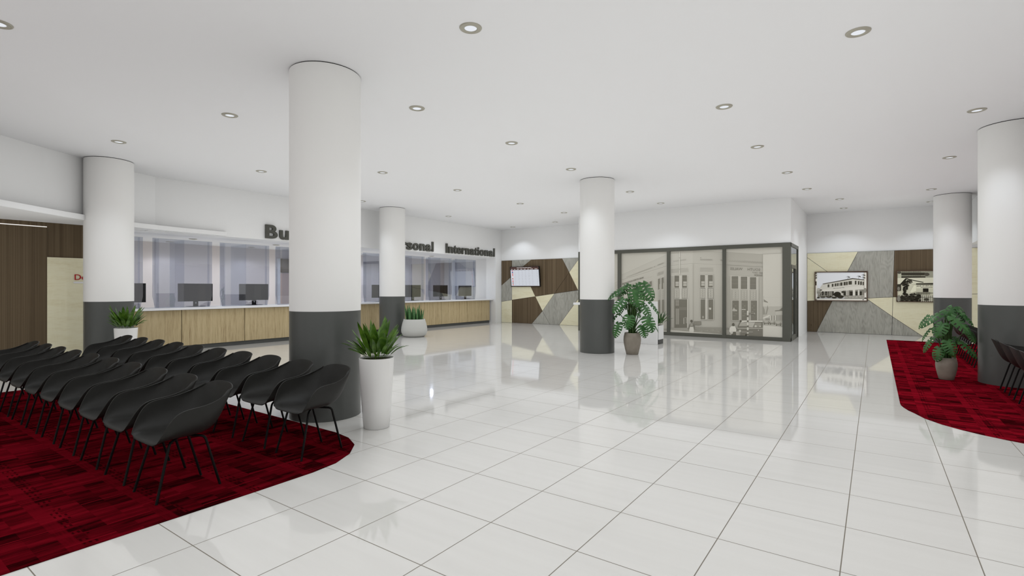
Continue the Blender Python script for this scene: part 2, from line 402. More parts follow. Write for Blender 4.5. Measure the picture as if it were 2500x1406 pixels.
# columns on their 7.4 x 7.7 m grid
def column(x, y, what):
    o = MB().lathe([(0.42, 1.293), (0.42, HC - 0.012)], (x, y), 96, True, True).build('column', M['column'])
    structure(o); o['label'] = 'round white column with charcoal lower band, ' + what; o['category'] = 'column'
    b = MB().lathe([(0.4195, 0.0), (0.4195, 1.2925)], (x, y), 96, True, True).build('lower_band', M['charcoal'], o)
    b['label'] = 'charcoal painted lower band'
    MB().lathe([(0.412, HC - 0.012), (0.412, HC)], (x, y), 64, False, False).build('shadow_gap', M['dark'], o)
column(-5.585, 3.865, 'largest, beside the two rows of black chairs')
column(-13.04, 3.86, 'between the walnut wall and the teller counter')
column(-13.13, 11.62, 'in front of the counter beside the low bowl planter')
column(-5.58, 11.50, 'in the middle of the hall before the photo partition')
column(1.80, 19.17, 'by the framed photographs at the far end')
column(1.83, 11.53, 'standing on the red carpet at the picture edge')

# ------------------------------------------------------------------ red carpets
def rug(name, poly, m, label):
    return tag(MB().prism(poly, 'z', 0.0005, 0.006).build(name, m), label, 'carpet')
rug('rug', [(-10.68, 3.2), (-10.68, -3.0), (-3.89, -3.0), (-3.89, 2.10), (-3.90, 2.57), (-3.94, 2.83), (-4.06, 3.07), (-4.25, 3.27), (-4.49, 3.38), (-4.77, 3.425), (-10.4, 3.425)], M['rug_a'],
    'dark red patterned carpet under the two rows of black chairs')
rp = [(0.28, 8.75), (0.285, 8.6), (0.31, 8.45), (0.35, 8.29), (0.40, 8.16), (0.49, 7.89), (0.63, 7.655), (0.79, 7.485), (0.94, 7.36), (1.09, 7.27), (1.23, 7.20), (1.6, 7.06), (2.4, 6.9), (4.5, 6.8), (4.5, 19.17), (0.285, 19.17)]
rug('rug', rp, M['rug_b'], 'red patterned carpet with a curved corner under the column and potted monstera')

# ------------------------------------------------------------------ recessed downlights
def lx(px, py):
    p = on_plane(px, py, (0, 0, HC), Vector((0, 0, 1))); return p.x, p.y
proto = None
def downlight(x, y, z, label, group=None, power=None, s=1.0, spread=118, blend=0.55):
    global proto
    if proto is None:
        t = thing('downlight', label, 'ceiling light', (x, y, z))
        MB().lathe([(0.063, -0.004), (0.066, -0.012), (0.088, -0.015), (0.090, -0.0125), (0.093, -0.0125), (0.095, -0.014), (0.110, -0.009), (0.115, -0.001)], seg=40, cap0=False).build('ring', M['ring'], t)
        MB().lathe([(0.001, -0.0022), (0.05, -0.003), (0.063, -0.0045)], seg=32, cap0=False).build('lens', M['lamp'], t)
        proto = t
    else:
        t = dup(proto, (x, y, z), 0.0, label)
        if 'group' in t.keys(): del t['group']
    t['group'] = group or 'recessed downlights in the hall ceiling'
    t.scale = (s, s, 1)
    if power:
        ld = bpy.data.lights.new('downlight_beam', 'SPOT'); ld.energy = power; ld.spot_size = math.radians(spread); ld.spot_blend = blend
        ld.shadow_soft_size = 0.05; ld.color = (0.86, 0.92, 1.0)
        lo = bpy.data.objects.new('downlight_beam', ld); COL.objects.link(lo); lo.location = (x, y, z - 0.04)
    return t
PW = 38.0
LAMPS = [
 (1149, 68, 'largest downlight, at the top of the picture right of the near column'),
 (2095, 78, 'large tilted-looking downlight at the top right of the ceiling'),
 (561, 281, 'downlight left of the near column, nearest to it'),
 (1018, 264, 'downlight just right of the near column, nearest the camera of those beside it'),
 (1768, 260, 'downlight in the right half of the ceiling, next behind the top right pair'),
 (2385, 269, 'downlight just in front of the column top at the right edge'),
 (290, 346, 'downlight above the far left column'),
 (1249, 349, 'downlight in mid ceiling halfway between the near column and the middle column'),
 (1849, 358, 'downlight in the right ceiling row, third back, right of the middle column'),
 (2318, 384, 'downlight left of the right edge column and in front of the far right column'),
 (638, 418, 'downlight left of the near column, farther back over the counter side'),
 (934, 421, 'downlight right of the near column, in front of the column with the bowl planter'),
 (1394, 413, 'downlight directly in front of the top of the middle column'),
 (1922, 421, 'downlight in front of the upper corner of the white box wall'),
 (1117, 464, 'downlight over the hall in front of the Personal sign'),
 (1538, 468, 'downlight just behind and right of the middle column'),
 (1970, 461, 'downlight right of the white box wall corner, nearest it'),
 (2274, 462, 'downlight touching the left of the far right column top, the nearer of two'),
 (884, 491, 'downlight half hidden behind the right side of the near column'),
 (1270, 497, 'downlight left of the middle column, in the row before the far wall'),
 (1377, 519, 'downlight left of the middle column, close beside its shaft'),
 (1613, 496, 'downlight close to the white wall above the photo partition'),
 (2050, 486, 'downlight before the framed photographs, the nearer of a close pair'),
 (2060, 508, 'downlight before the framed photographs, the farther of a close pair'),
 (2273, 492, 'downlight half hidden by the far right column, the farther of two'),
 (1095, 528, 'downlight over the end of the counter in front of the International sign'),
 (1355, 542, 'small downlight near the far wall, above and right of the rate screen'),
 (1252, 554, 'smallest downlight, in the far corner above the rate screen'),
 (-5, 57, 'downlight cut by the left picture edge'),
]
for px, py, lb in LAMPS:
    x, y = lx(px, py); downlight(x, y, HC, lb, power=PW)
for x, y in [(-3.6, 1.0), (-0.1, 3.7), (-3.4, -1.8), (0.2, 0.4), (-7.2, -1.8), (0.2, -3.2)]:  # out-of-view lamps, added to carry on the ceiling grid and light the hall
    downlight(x, y, HC, 'unseen round downlight added over the camera end to light the hall', 'unseen downlights added over the camera end', power=PW)
# office downlights behind the teller windows
for i, y in enumerate((6.46, 8.87, 11.2, 13.5, 15.81)):
    downlight(-15.4, y, ZS, 'downlight in the soffit over the counter, %s from the near end' % ORD[i], 'downlights over the teller windows', power=62.0, s=0.9, spread=172, blend=0.3)
    downlight(-16.9, y, ZS, 'downlight in the soffit by the office wall, %s from the near end' % ORD[i], 'downlights along the office wall', power=11.0, s=0.9, spread=112, blend=0.35)
# ------------------------------------------------------------------ teller counter
PER = 1.583
units = []
whereu = ['beside the far left column and white planter', 'under the nearest full monitor', 'left of the near column', 'behind the near column', 'right of the near column', 'behind the column with the bowl planter', 'right of the bowl planter', 'second from the far end of the counter', 'at the far end of the counter']
for i in range(9):
    y0 = 5.722 + PER * (i - 1); y1 = y0 + PER
    lb = 'oak fronted counter unit with grey plinth, ' + whereu[i]
    if i == 0:
        t = thing('counter_unit', lb, 'counter', (-14.27, y0, 0), 0, 'oak teller counter units')
        MB().box(-0.62, -0.03, 0.002, PER - 0.002, 0.11, 1.01).build('carcass', M['dark'], t)
        MB().box(-0.03, 0.0, 0.008, PER - 0.008, 0.11, 1.012).build('front_panel', M['oak'], t)
        MB().box(-0.62, -0.035, 0.0, PER, 0.0, 0.108).build('plinth', M['plinth'], t)
        u0 = t
    else:
        dup(u0, (-14.27, y0, 0), 0, lb)
tag(MB().box(-15.0, -14.12, 4.14, 18.47, 1.022, 1.075).build('worktop', M['top'], None, 0.006), 'long white counter top running along the oak teller counter', 'counter top')

# glass screens with flared speaking gaps and side fins
XG = -14.45
whereg = ['beside the far left column', 'in front of the nearest full monitor', 'left of the near column under the letters Bu', 'behind the near column', 'right of the near column', 'behind the column with the bowl planter', 'under the Personal sign', 'under the start of the International sign', 'at the far end under the International sign']
def screen(yc, label, left=-0.69):
    t = thing('teller_screen', label, 'glass screen', (XG, yc, 1.076), 0, 'glass teller screens')
    h, w = 1.725, 0.69
    lo = 0.055 if left == -w else 0.0
    MB().prism([(left + lo, 0), (w - 0.055, 0), (w, 0.28), (w, h), (left, h), (left, 0.28)], 'x', -0.006, 0.006).build('front_pane', M['glass'], t)
    MB().box(-0.85, -0.012, 0.012, 0.022, 0, h - 0.01).build('divider', M['divglass'], t)
    if left == -w: MB().box(-0.27, -0.012, -0.555, -0.545, 0, h - 0.01).build('side_fin', M['divglass'], t)
    MB().box(-0.10, -0.012, 0.62, 0.63, 0, h - 0.01).build('side_fin', M['divglass'], t)
    return t
screen(5.835 - PER, 'blue tinted glass teller screen, ' + whereg[0], -0.06)
g0 = screen(5.835, 'blue tinted glass teller screen, ' + whereg[1])
for i in range(2, 9):
    dup(g0, (XG, 5.835 + PER * (i - 1), 1.076), 0, 'blue tinted glass teller screen, ' + whereg[i])

# monitors seen from behind
m0 = None
wherem = ['beside the far left column', 'first full one right of the far left column', 'left of the near column below the letters Bu', 'behind the near column', 'right of the near column', 'behind the column with the bowl planter', 'below the Personal sign', 'below the start of the International sign', 'last at the far end of the counter']
for i in range(9):
    yc = 6.305 + PER * (i - 1); lb = 'black monitor on the teller counter, ' + wherem[i]
    if m0 is None:
        t = thing('monitor', lb, 'monitor', (-14.86, yc, 1.076), 0, 'monitors behind the teller screens')
        MB().box(-0.035, -0.005, -0.43, 0.43, 0.137, 0.612).build('screen_back', M['monback'], t, 0.006)
        MB().box(-0.038, -0.034, -0.42, 0.42, 0.147, 0.602).build('display', M['black'], t)
        st = MB().box(-0.028, -0.004, -0.062, 0.062, 0.012, 0.2).build('stand', M['black'], t, 0.004)
        MB().box(-0.005, -0.002, -0.016, 0.016, 0.075, 0.12).build('cable_hole', M['paper'], st)
        MB().box(-0.10, 0.10, -0.2, 0.2, 0.0, 0.012).build('base', M['black'], t, 0.003)
        m0 = t
    else: dup(m0, (-14.86, yc, 1.076), 0, lb)

# ------------------------------------------------------------------ raised letters on the fascia
ADV = {'B': (722, 73, 671), 'u': (611, 66, 544), 's': (556, 29, 519), 'i': (278, 72, 209), 'n': (611, 66, 546), 'e': (556, 32, 523), 'P': (667, 73, 629), 'r': (389, 66, 403), 'o': (611, 40, 571), 'a': (556, 37, 525), 'l': (278, 72, 209), 'I': (278, 64, 216), 't': (333, 14, 322)}
def sign(body, y0, y1, z0, capz, label):
    """bold grotesque letters, each outline fitted to its own advance width"""
    tot = sum(ADV[c][0] for c in body) - ADV[body[0]][1] - (ADV[body[-1]][0] - ADV[body[-1]][2]); k = (y1 - y0) / tot
    t = MB(); pen = -ADV[body[0]][1]; xa, xb = -13.998, -13.935
    for c in body:
        adv, g0_, g1_ = ADV[c]; vs, fs = text_mesh(c, 0.026, 6); n = len(vs)
        P = lambda v, x: (x, y0 + (pen + g0_ + v[0] * (g1_ - g0_)) * k, z0 + v[1] * capz)
        ed = {(a, b) for f in fs for a, b in zip(f, f[1:] + f[:1])}
        t.add([P(v, xa) for v in vs] + [P(v, xb) for v in vs], [tuple(n + i for i in f) for f in fs] + [tuple(f[::-1]) for f in fs] + [(a, b, n + b, n + a) for (a, b) in ed if (b, a) not in ed])
        pen += adv
    tag(t.build('wall_sign', M['letter']), label, 'sign', 'raised words above the teller counter')
sign('Business', 7.73, 10.26, 2.972, 0.385, 'raised dark grey word starting Bu, partly hidden by the near column')
sign('Personal', 12.18, 14.43, 2.978, 0.378, 'raised dark grey word Personal, its start hidden by a column')
sign('International', 15.15, 18.35, 2.974, 0.376, 'raised dark grey word International at the far end of the counter')

# ------------------------------------------------------------------ maple sign panel at the left
t = thing('sign_panel', 'pale maple sign panel with red lettering on the walnut wall', 'sign', (-14.095, 3.6, 0))
MB().box(-0.022, 0.0, -0.49, 0.53, 0.0, 2.215).build('board', M['maple'], t)
vs, fs = text_mesh('Deposit', 0.0, 6)
mb = MB()
y0, y1, z0, cap = -0.042, 0.50, 1.745, 0.118; n = len(vs)
ed = {}
for f in fs:
    for a, b in zip(f, f[1:] + f[:1]): ed[(a, b)] = 1
mb.add([(x, y0 + u * (y1 - y0), z0 + v * cap) for x in (0.001, 0.014) for u, v in vs],
       [tuple(n + i for i in f) for f in fs] + [(a, b, n + b, n + a) for (a, b) in ed if (b, a) not in ed])
mb.build('red_lettering', M['red'], t)
MB().box(0.0, 0.012, -0.06, 0.50, 1.672, 1.706).build('white_bar', M['top'], t)

# ------------------------------------------------------------------ reception desk and planter behind the middle column
t = thing('reception_desk', 'white reception desk behind the middle column', 'desk', (-6.0, 13.9, 0))
MB().box(-0.95, 1.08, -0.02, 0.06, 0.0, 1.19).build('front_panel', M['white'], t, 0.004)
MB().box(-1.58, 0.45, 0.06, 0.85, 1.055, 1.12).build('worktop', M['top'], t, 0.004)
MB().box(-0.93, -0.87, 0.06, 0.8, 0.0, 1.055).build('side_panel', M['white'], t)
t = thing('planter_box', 'low white planter box with dark plinth at the end of the reception desk', 'planter', (-5.18, 14.17, 0))
MB().box(-0.27, 0.28, -0.19, 0.20, 0.13, 0.52).build('box', M['white'], t)
MB().box(-0.26, 0.27, -0.18, 0.19, 0.0, 0.13).build('plinth', M['plinth'], t)
MB().box(-0.25, 0.26, -0.17, 0.18, 0.52, 0.525).build('soil', M['soil'], t)
# ------------------------------------------------------------------ geometric wall cladding (panels with dark shadow joints)
def inset(poly, d):
    c = Vector((sum(p[0] for p in poly) / len(poly), sum(p[1] for p in poly) / len(poly)))
    n = len(poly); area = sum(poly[i][0] * poly[(i + 1) % n][1] - poly[(i + 1) % n][0] * poly[i][1] for i in range(n))
    sgn = 1 if area > 0 else -1; out = []
    for i in range(n):
        p0, p1, p2 = Vector(poly[i - 1]), Vector(poly[i]), Vector(poly[(i + 1) % n])
        a = (p1 - p0).normalized(); b = (p2 - p1).normalized()
        na = Vector((-a.y, a.x)) * sgn; nb = Vector((-b.y, b.x)) * sgn
        m = (na + nb); m = m / max(m.dot(na), 0.25) if m.length > 1e-6 else na
        out.append(tuple(p1 + m * d))
    return out
def cladding(label, y, org, k, panels, back):
    t = thing('wall_cladding', label, 'wall panelling', (0, 0, 0))
    MB().box(back[0], back[1], y + 0.008, y + 0.028, 0.0, back[2]).build('backing', M['dark'], t)
    for kind, pts in panels:
        q = []
        for px, py in pts:
            p = on_plane(org[0] + px * k, org[1] + py * k, (0, y, 0), Vector((0, 1, 0)))
            q.append((min(max(p.x, back[0]), back[1]), min(max(p.z, 0.0), back[2])))
        o = MB().prism(inset(q, 0.0055), 'y', y - 0.004, y + 0.012).build({'walnut': 'walnut_panel', 'maple': 'maple_panel', 'greywood': 'grey_panel'}[kind], M[kind], t)
        o['label'] = {'walnut': 'brown walnut veneer panel', 'maple': 'pale maple veneer panel', 'greywood': 'grey stained veneer panel'}[kind]
    return t
W, MA, G = 'walnut', 'maple', 'greywood'
cladding('angular walnut, maple and grey panelling around the rate screen', 18.9, (1180, 520), 0.21328, [
 (W, [(205, 540), (328, 535), (328, 722), (205, 829)]),
 (G, [(205, 829), (328, 722), (328, 995), (205, 1014)]),
 (MA, [(205, 1014), (328, 995), (328, 1290), (205, 1290)]),
 (G, [(328, 535), (399, 533), (440.5, 624), (328, 722)]),
 (G, [(399, 533), (550, 525), (440.5, 624)]),
 (MA, [(328, 722), (440.5, 624), (595, 955), (328, 995)]),
 (W, [(550, 525), (901, 510), (983, 678), (815, 922), (595, 955), (440.5, 624)]),
 (W, [(983, 678), (1083, 882), (815, 922)]),
 (G, [(901, 510), (1103, 500), (983, 678)]),
 (MA, [(1103, 500), (1330, 490), (1330, 850), (1083, 882), (983, 678)]),
 (W, [(328, 995), (595, 955), (677, 1122), (555, 1305), (328, 1305)]),
 (MA, [(595, 955), (815, 922), (677, 1122)]),
 (G, [(677, 1122), (762, 1305), (555, 1305)]),
 (G, [(815, 922), (1169, 871), (868, 1305), (762, 1305), (677, 1122)]),
 (MA, [(1169, 871), (1330, 850), (1330, 1330), (868, 1305)]),
], (-13.985, -9.0, 2.82))
cladding('angular maple, grey and walnut panelling behind the framed photographs', 21.25, (1960, 600), 0.16361, [
 (MA, [(50, 100), (824, 80), (585, 540), (50, 175)]),
 (MA, [(50, 175), (585, 540), (448, 805), (50, 823.5)]),
 (G, [(824, 80), (1368, 55), (1345, 765), (940, 782.6), (585, 540)]),
 (G, [(585, 540), (940, 782.6), (448, 805)]),
 (W, [(1368, 55), (2250, 4), (2250, 730), (1345, 765)]),
 (MA, [(2250, 4), (3300, -60), (3300, 690), (2250, 730)]),
 (W, [(50, 823.5), (448, 805), (205, 1300), (50, 1300)]),
 (G, [(448, 805), (940, 782.6), (1335, 1055), (1330, 1380), (205, 1300)]),
 (MA, [(940, 782.6), (1345, 765), (1335, 1055)]),
 (MA, [(1345, 765), (3300, 690), (3300, 1500), (1790, 1370), (1335, 1055)]),
 (G, [(1335, 1055), (1790, 1370), (1330, 1380)]),
], (-1.995, 4.4, 2.82))

# ------------------------------------------------------------------ rate screen
zt, zb, yt, yb, xl, xr = 2.518, 1.628, 18.735, 18.835, -13.40, -11.84
t = thing('wall_mounted_screen', 'black framed wall screen showing a table of exchange rates', 'screen', ((xl + xr) / 2, 18.8, 2.07))
tilt = math.atan2(yb - yt, zt - zb)
hw, hh = (xr - xl) / 2, math.hypot(zt - zb, yb - yt) / 2
def tv(mb, name, m):
    o = mb.build(name, m, t); o.rotation_euler = (tilt, 0, 0); o.location = (0, -0.015, 0.003); return o
tv(MB().box(-hw, hw, 0.0, 0.045, -hh, hh), 'housing', M['black'])
# table drawn in the local frame of the screen face
mb = MB(); lay = [0]
def q4(u0, v0, u1, v1, c, g=1.0):
    lay[0] += 1; y = -0.001 - lay[0] * 0.00002
    mb.colr = rgb(*c, k=g); mb.add([(-hw + u0 * 2 * hw, y, hh - v1 * 2 * hh), (-hw + u1 * 2 * hw, y, hh - v1 * 2 * hh), (-hw + u1 * 2 * hw, y, hh - v0 * 2 * hh), (-hw + u0 * 2 * hw, y, hh - v0 * 2 * hh)], [(0, 1, 2, 3)])
q4(0.02, 0.02, 0.975, 0.165, (72, 48, 42)); q4(0.02, 0.165, 0.975, 0.955, (206, 210, 218)); q4(0.02, 0.955, 0.975, 0.985, (50, 34, 30))
for a, b in [(0.24, 0.335), (0.342, 0.43), (0.44, 0.50), (0.508, 0.60), (0.61, 0.70), (0.71, 0.74)]: q4(a, 0.048, b, 0.068, (225, 222, 218))
for a, b in [(0.05, 0.085), (0.15, 0.19), (0.25, 0.31), (0.365, 0.43), (0.48, 0.545), (0.60, 0.66), (0.70, 0.79), (0.845, 0.935)]: q4(a, 0.118, b, 0.138, (222, 218, 214))
FL = [((226, 120, 120), (70, 70, 200)), ((32, 32, 120), None), ((215, 85, 80), None), ((226, 120, 115), None), ((232, 236, 240), (220, 90, 90)), ((230, 120, 90), (40, 70, 30)), ((226, 130, 135), (130, 130, 200)), ((216, 85, 78), None), ((60, 60, 130), (190, 150, 60)), ((222, 110, 105), None)]
for r in range(10):
    v = 0.195 + r * 0.0765; sh = 0.0
    a, b = FL[r]
    q4(0.062 + sh, v - 0.01, 0.105 + sh, v + 0.034, a)
    if b:
        if r == 4: q4(0.075, v + 0.002, 0.092, v + 0.022, b)
        elif r in (5, 8): q4(0.062 if r == 5 else 0.072, v - 0.004, 0.08 if r == 5 else 0.095, v + 0.028, b)
        else: q4(0.062, v - 0.01, 0.08, v + 0.012, b)
    for cx, wd in [(0.155, 0.04), (0.285, 0.045), (0.40, 0.045), (0.515, 0.045), (0.63, 0.05), (0.75, 0.04), (0.905, 0.045)]:
        wv = wd * (0.75 + 0.25 * ((r * 7 + int(cx * 100)) % 5) / 4)
        for j in range(3): q4(cx + j * wv / 3, v + 0.004, cx + j * wv / 3 + wv * 0.24, v + 0.02, (165, 166, 170))
tv(mb, 'display', M['screen'])
MB().box(-0.25, 0.25, 0.022, 0.085, -0.15, 0.15).build('wall_bracket', M['dark'], t)

# ------------------------------------------------------------------ framed photographs on the right far wall
def picture(label, x0, x1, z0, z1, y, draw):
    t = thing('framed_photograph', label, 'picture', ((x0 + x1) / 2, y, z0))
    w, h = (x1 - x0) / 2, z1 - z0; f = 0.028
    m = MB(); m.box(-w, w, 0.0, 0.05, 0, f); m.box(-w, w, 0, 0.05, h - f, h); m.box(-w, -w + f, 0, 0.05, f, h - f); m.box(w - f, w, 0, 0.05, f, h - f)
    m.build('frame', M['picframe'], t)
    MB().box(-w + f, w - f, 0.02, 0.046, f, h - f).build('backing_board', M['dark'], t)
    P = Print((0, y + 0.018, 0), (0, -1, 0), (1960, 600), 0.16361, 1.6); draw(P)
    o = P.mb.build('print', M['photo'], t); o.location = (-(x0 + x1) / 2, -y, -z0); return t
def draw_a(P):
    P.rect(181, 397, 957, 818, 206)
    P.rect(213, 397, 912, 790, (203, 205, 208))
    P.rect(183, 400, 210, 490, (90, 92, 82)); P.poly([(188, 430), (207, 415), (207, 425), (188, 445)], 210); P.poly([(188, 460), (207, 452), (207, 462), (188, 474)], 210)
    P.rect(185, 530, 205, 590, 60); P.rect(912, 395, 917, 800, (90, 70, 55))
    for (x, y) in [(672, 470), (832, 462), (900, 440), (900, 480)]:
        for a in range(7):
            an = -0.3 - a * 0.42; P.poly([(x, y), (x + 38 * math.cos(an) , y + 26 * math.sin(an) + 6), (x + 30 * math.cos(an + 0.25), y + 22 * math.sin(an + 0.25) + 9)], 60)
        P.line((x, y), (x + 3, y + 40), 4, 70)
    P.poly([(300, 562), (745, 485), (912, 505), (912, 660), (250, 690), (250, 640)], 186)       # upper storey
    P.poly([(290, 568), (740, 482), (912, 503), (912, 515), (745, 497), (310, 575)], 70)          # eaves
    for a, b, y0, y1 in [(370, 396, 575, 620), (432, 458, 566, 612), (475, 500, 560, 606), (507, 528, 556, 602), (535, 546, 552, 600), (557, 592, 545, 597), (608, 640, 537, 592), (645, 670, 533, 588), (682, 732, 525, 580), (776, 800, 520, 578), (822, 845, 525, 582), (855, 882, 530, 586), (892, 910, 535, 590)]:
        P.poly([(a, y0 + 3), (b, y0), (b, y1 - 3), (a, y1)], 62)
    P.poly([(225, 655), (912, 595), (912, 650), (225, 690)], 194)                                      # balcony band
    P.text('Bank of New South Wales', (458, 641), (620, 628), 9, 55, 0.03)
    P.poly([(222, 688), (912, 650), (912, 760), (222, 770)], 120)
    P.poly([(455, 672), (600, 662), (600, 760), (455, 765)], 178)
    P.poly([(745, 655), (782, 653), (782, 742), (745, 742)], 196)
    for a, b in [(250, 270), (285, 310), (335, 360), (375, 385), (440, 462), (612, 640), (700, 745), (785, 815), (850, 880)]: P.rect(a, 680, b, 742, 38)
    for a, b in [(645, 658), (668, 680), (822, 845)]: P.rect(a, 660, b, 738, 190)
    for yy in (680, 700, 720): P.line((645, yy), (700, yy), 2, 60)
    for x, y, rx, ry, c in [(515, 725, 55, 40, 32), (560, 760, 50, 24, 40), (390, 760, 45, 18, 55), (300, 765, 40, 14, 70), (240, 690, 30, 45, 140), (232, 772, 22, 10, 40), (600, 690, 26, 16, 50), (470, 772, 40, 12, 45), (930, 665, 22, 36, 130), (935, 780, 16, 9, 40), (235, 650, 24, 20, 165), (270, 660, 20, 8, 60)]: P.ell(x, y, rx, ry, c)
    P.poly([(620, 755), (912, 735), (912, 785), (620, 785)], 150)
    for j in range(22): P.ell(630 + j * 13, 752 + (j * 37) % 26, 8, 5, 105 + (j * 53) % 70, 8)
    for j in range(16): P.ell(225 + j * 11, 700 + (j * 29) % 55, 6, 7, 80 + (j * 47) % 90, 8)
    P.rect(213, 786, 950, 790, 90); P.rect(213, 792, 955, 816, 204); P.rect(183, 790, 208, 814, 120); P.rect(890, 796, 912, 812, 110)
picture('framed black and white photograph of a two-storey white building with palms', -1.757, -0.20, 1.112, 2.148, 21.185, draw_a)
def draw_b(P):
    P.rect(1404, 376, 2400, 840, (188, 186, 165))
    P.rect(1404, 376, 2400, 482, (165, 165, 145))
    for j in range(45):
        x = 1480 + j * 11.2; P.line((x, 378), (x - 2, 480), 5 if j % 2 else 3, 35 if j < 26 else 120)
    P.rect(1470, 400, 1830, 440, 50); P.ell(1850, 425, 40, 25, 70); P.ell(1440, 400, 30, 18, 70); P.rect(1470, 455, 1830, 482, 35)
    P.poly([(1404, 480), (2400, 468), (2400, 545), (1404, 580)], (192, 190, 170))
    P.poly([(1690, 560), (2400, 545), (2400, 574), (1690, 585)], 45)
    r = random.Random(31)
    P.line((1465, 575), (1545, 488), 26, 34); P.line((1545, 488), (1610, 512), 18, 34); P.line((1600, 505), (1800, 546), 12, 40)
    for j in range(46):
        u = r.random(); P.ell(1500 + 110 * u + r.uniform(-22, 22), 560 - 40 * u + r.uniform(-28, 34), r.uniform(8, 22), r.uniform(6, 14), r.choice((24, 30, 36, 62)), 7)
    for j in range(50):
        u = r.random(); P.ell(1490 + 105 * (1 - u) * r.random() + 20 * u, 575 + 150 * u, r.uniform(9, 24), r.uniform(8, 18), r.choice((22, 28, 34, 52)), 7)
    P.poly([(1404, 575), (1465, 570), (1465, 670), (1404, 675)], 45); P.ell(1430, 640, 20, 30, 110)
    P.poly([(1600, 690), (1660, 585), (1690, 590), (1690, 680), (1620, 700)], (205, 203, 180))
    P.rect(1690, 580, 2400, 700, (178, 176, 155)); P.poly([(1695, 588), (2400, 578), (2400, 632), (1695, 636)], (196, 194, 174))
    P.text('BANK OF NEW SOUTH WALES', (1700, 608), (2080, 596), 17, 30, 0.035)
    for j in range(14): P.rect(1760 + j * 13, 618 - j * 0.4, 1769 + j * 13, 627 - j * 0.4, 70)
    P.rect(1792, 635, 1875, 690, 22); P.rect(1975, 640, 2050, 700, 40)
    for j in range(60): P.ell(1480 + 270 * r.random(), 715 + 105 * r.random(), r.uniform(12, 34), r.uniform(8, 20), r.choice((24, 30, 38, 58)), 7)
    for j in range(60):
        x = 1410 + j * 15; P.line((x, 745 - (j % 3) * 6), (x - 1, 832), 6, 25 if j < 24 else (95 if j % 2 else 190))
    P.line((1404, 770), (2400, 765), 5, 60); P.line((1690, 708), (2100, 706), 5, 40)
    for j in range(16): P.line((1700 + j * 13, 690), (1700 + j * 13, 735), 4, 45)
    P.ell(1845, 800, 40, 20, 60); P.ell(1430, 790, 25, 40, 120)
picture('framed black and white photograph of a fenced bank building beside the far right column', 0.58, 2.10, 1.112, 2.148, 21.185, draw_b)

# ------------------------------------------------------------------ glazed partition with the sepia photo film
t = thing('photo_partition', 'grey framed glass partition carrying a large sepia street photograph', 'partition', (-5.5, 16.9, 0))
ox, oy = 5.5, -16.9
def fr(name, x0, x1, y0, y1, z0, z1): return MB().box(x0 + ox, x1 + ox, y0 + oy, y1 + oy, z0, z1).build(name, M['frame'], t)
fr('top_rail', -8.95, -2.0, 16.87, 16.99, 2.785, 2.903); fr('bottom_rail', -8.95, -2.0, 16.87, 16.99, 0.0, 0.11)
XS = [(-8.95, -8.83), (-7.395, -7.28), (-5.645, -5.54), (-3.892, -3.795), (-2.215, -2.0)]
for i, (a, b) in enumerate(XS): fr('corner_post' if i == 4 else 'mullion', a, b, 16.865 if i < 4 else 16.862, 16.985, 0.0, 2.903)
fr('end_post', -2.03, -1.995, 18.61, 18.70, 0.0, 2.903); fr('side_top_rail', -2.05, -1.998, 16.985, 18.61, 2.80, 2.903)
MB().box(-2.05 + ox, -1.998 + ox, 16.985 + oy, 18.61 + oy, 0.0, 0.02).build('side_bottom_rail', M['frame'], t)
MB().box(-2.03 + ox, -2.02 + ox, 16.985 + oy, 18.61 + oy, 0.02, 2.80).build('side_pane', M['doorglass'], t)
d = fr('door_leaf_frame', -2.05, -1.99, 17.02, 17.10, 0.02, 2.16)
fr('door_head', -2.05, -1.99, 17.02, 18.0, 2.16, 2.26); fr('door_stile', -2.055, -1.985, 17.92, 18.04, 0.02, 2.16)
fr('door_bottom_rail', -2.05, -1.99, 17.10, 17.92, 0.02, 0.16)
def mural(a, b, draw):
    MB().box(a + ox, b + ox, 16.935 + oy, 16.945 + oy, 0.11, 2.785).build('pane', M['frame'], t)
    P = Print((0, 16.934, 0), (0, -1, 0), (1500, 590), 0.17778, 1.58); P.box = (a, b); draw(P)
    o = P.mb.build('photo_film', M['mural'], t); o.location = (ox, oy, 0)
def base(P, c):
    a, b = P.box; P.i += 1; P.mb.colr = rgb(c, c - 3, c - 13, k=P.gain); y = 16.934
    P.mb.add([(a, y, 0.11), (b, y, 0.11), (b, y, 2.785), (a, y, 2.785)], [(0, 1, 2, 3)])
def win(P, x0, y0, x1, y1, dy=0.0, sash=True, c=103):
    P.poly([(x0 - 5, y0 - 5 - dy), (x1 + 6, y0 - 5), (x1 + 6, y1 + 6), (x0 - 5, y1 + 6 + dy)], 176)
    P.poly([(x0, y0), (x1, y0 - dy), (x1, y1), (x0, y1 + dy)], c)
    if sash:
        w = x1 - x0; m = y0 + (y1 - y0) * 0.5
        P.rect(x0 + w * 0.22, m, x1 - w * 0.06, y1 - 24, 158)
        P.line((x0 + w * 0.2, m + 32), (x1, m + 32), 4, 100); P.line((x0 + 2, (y0 + m) / 2), (x1 - 2, (y0 + m) / 2), 2, 122)
def orn(P, x0, y0, x1, y1):
    P.rect(x0, y0, x1, y1, 151); P.rect(x0 + 4, y0 + 4, x1 - 4, y1 - 4, 161)
    cx = (x0 + x1) / 2; w = (x1 - x0) / 2 - 6; h = y1 - y0
    for j in range(4):
        yy = y0 + h * (0.16 + 0.23 * j)
        P.line((cx, yy - 12), (cx - w, yy + 10), 3, 138); P.line((cx, yy - 12), (cx + w, yy + 10), 3, 138); P.ell(cx, yy + 12, w * 0.45, 7, 146, 10)
    P.line((cx, y0 + 8), (cx, y1 - 8), 3, 142)
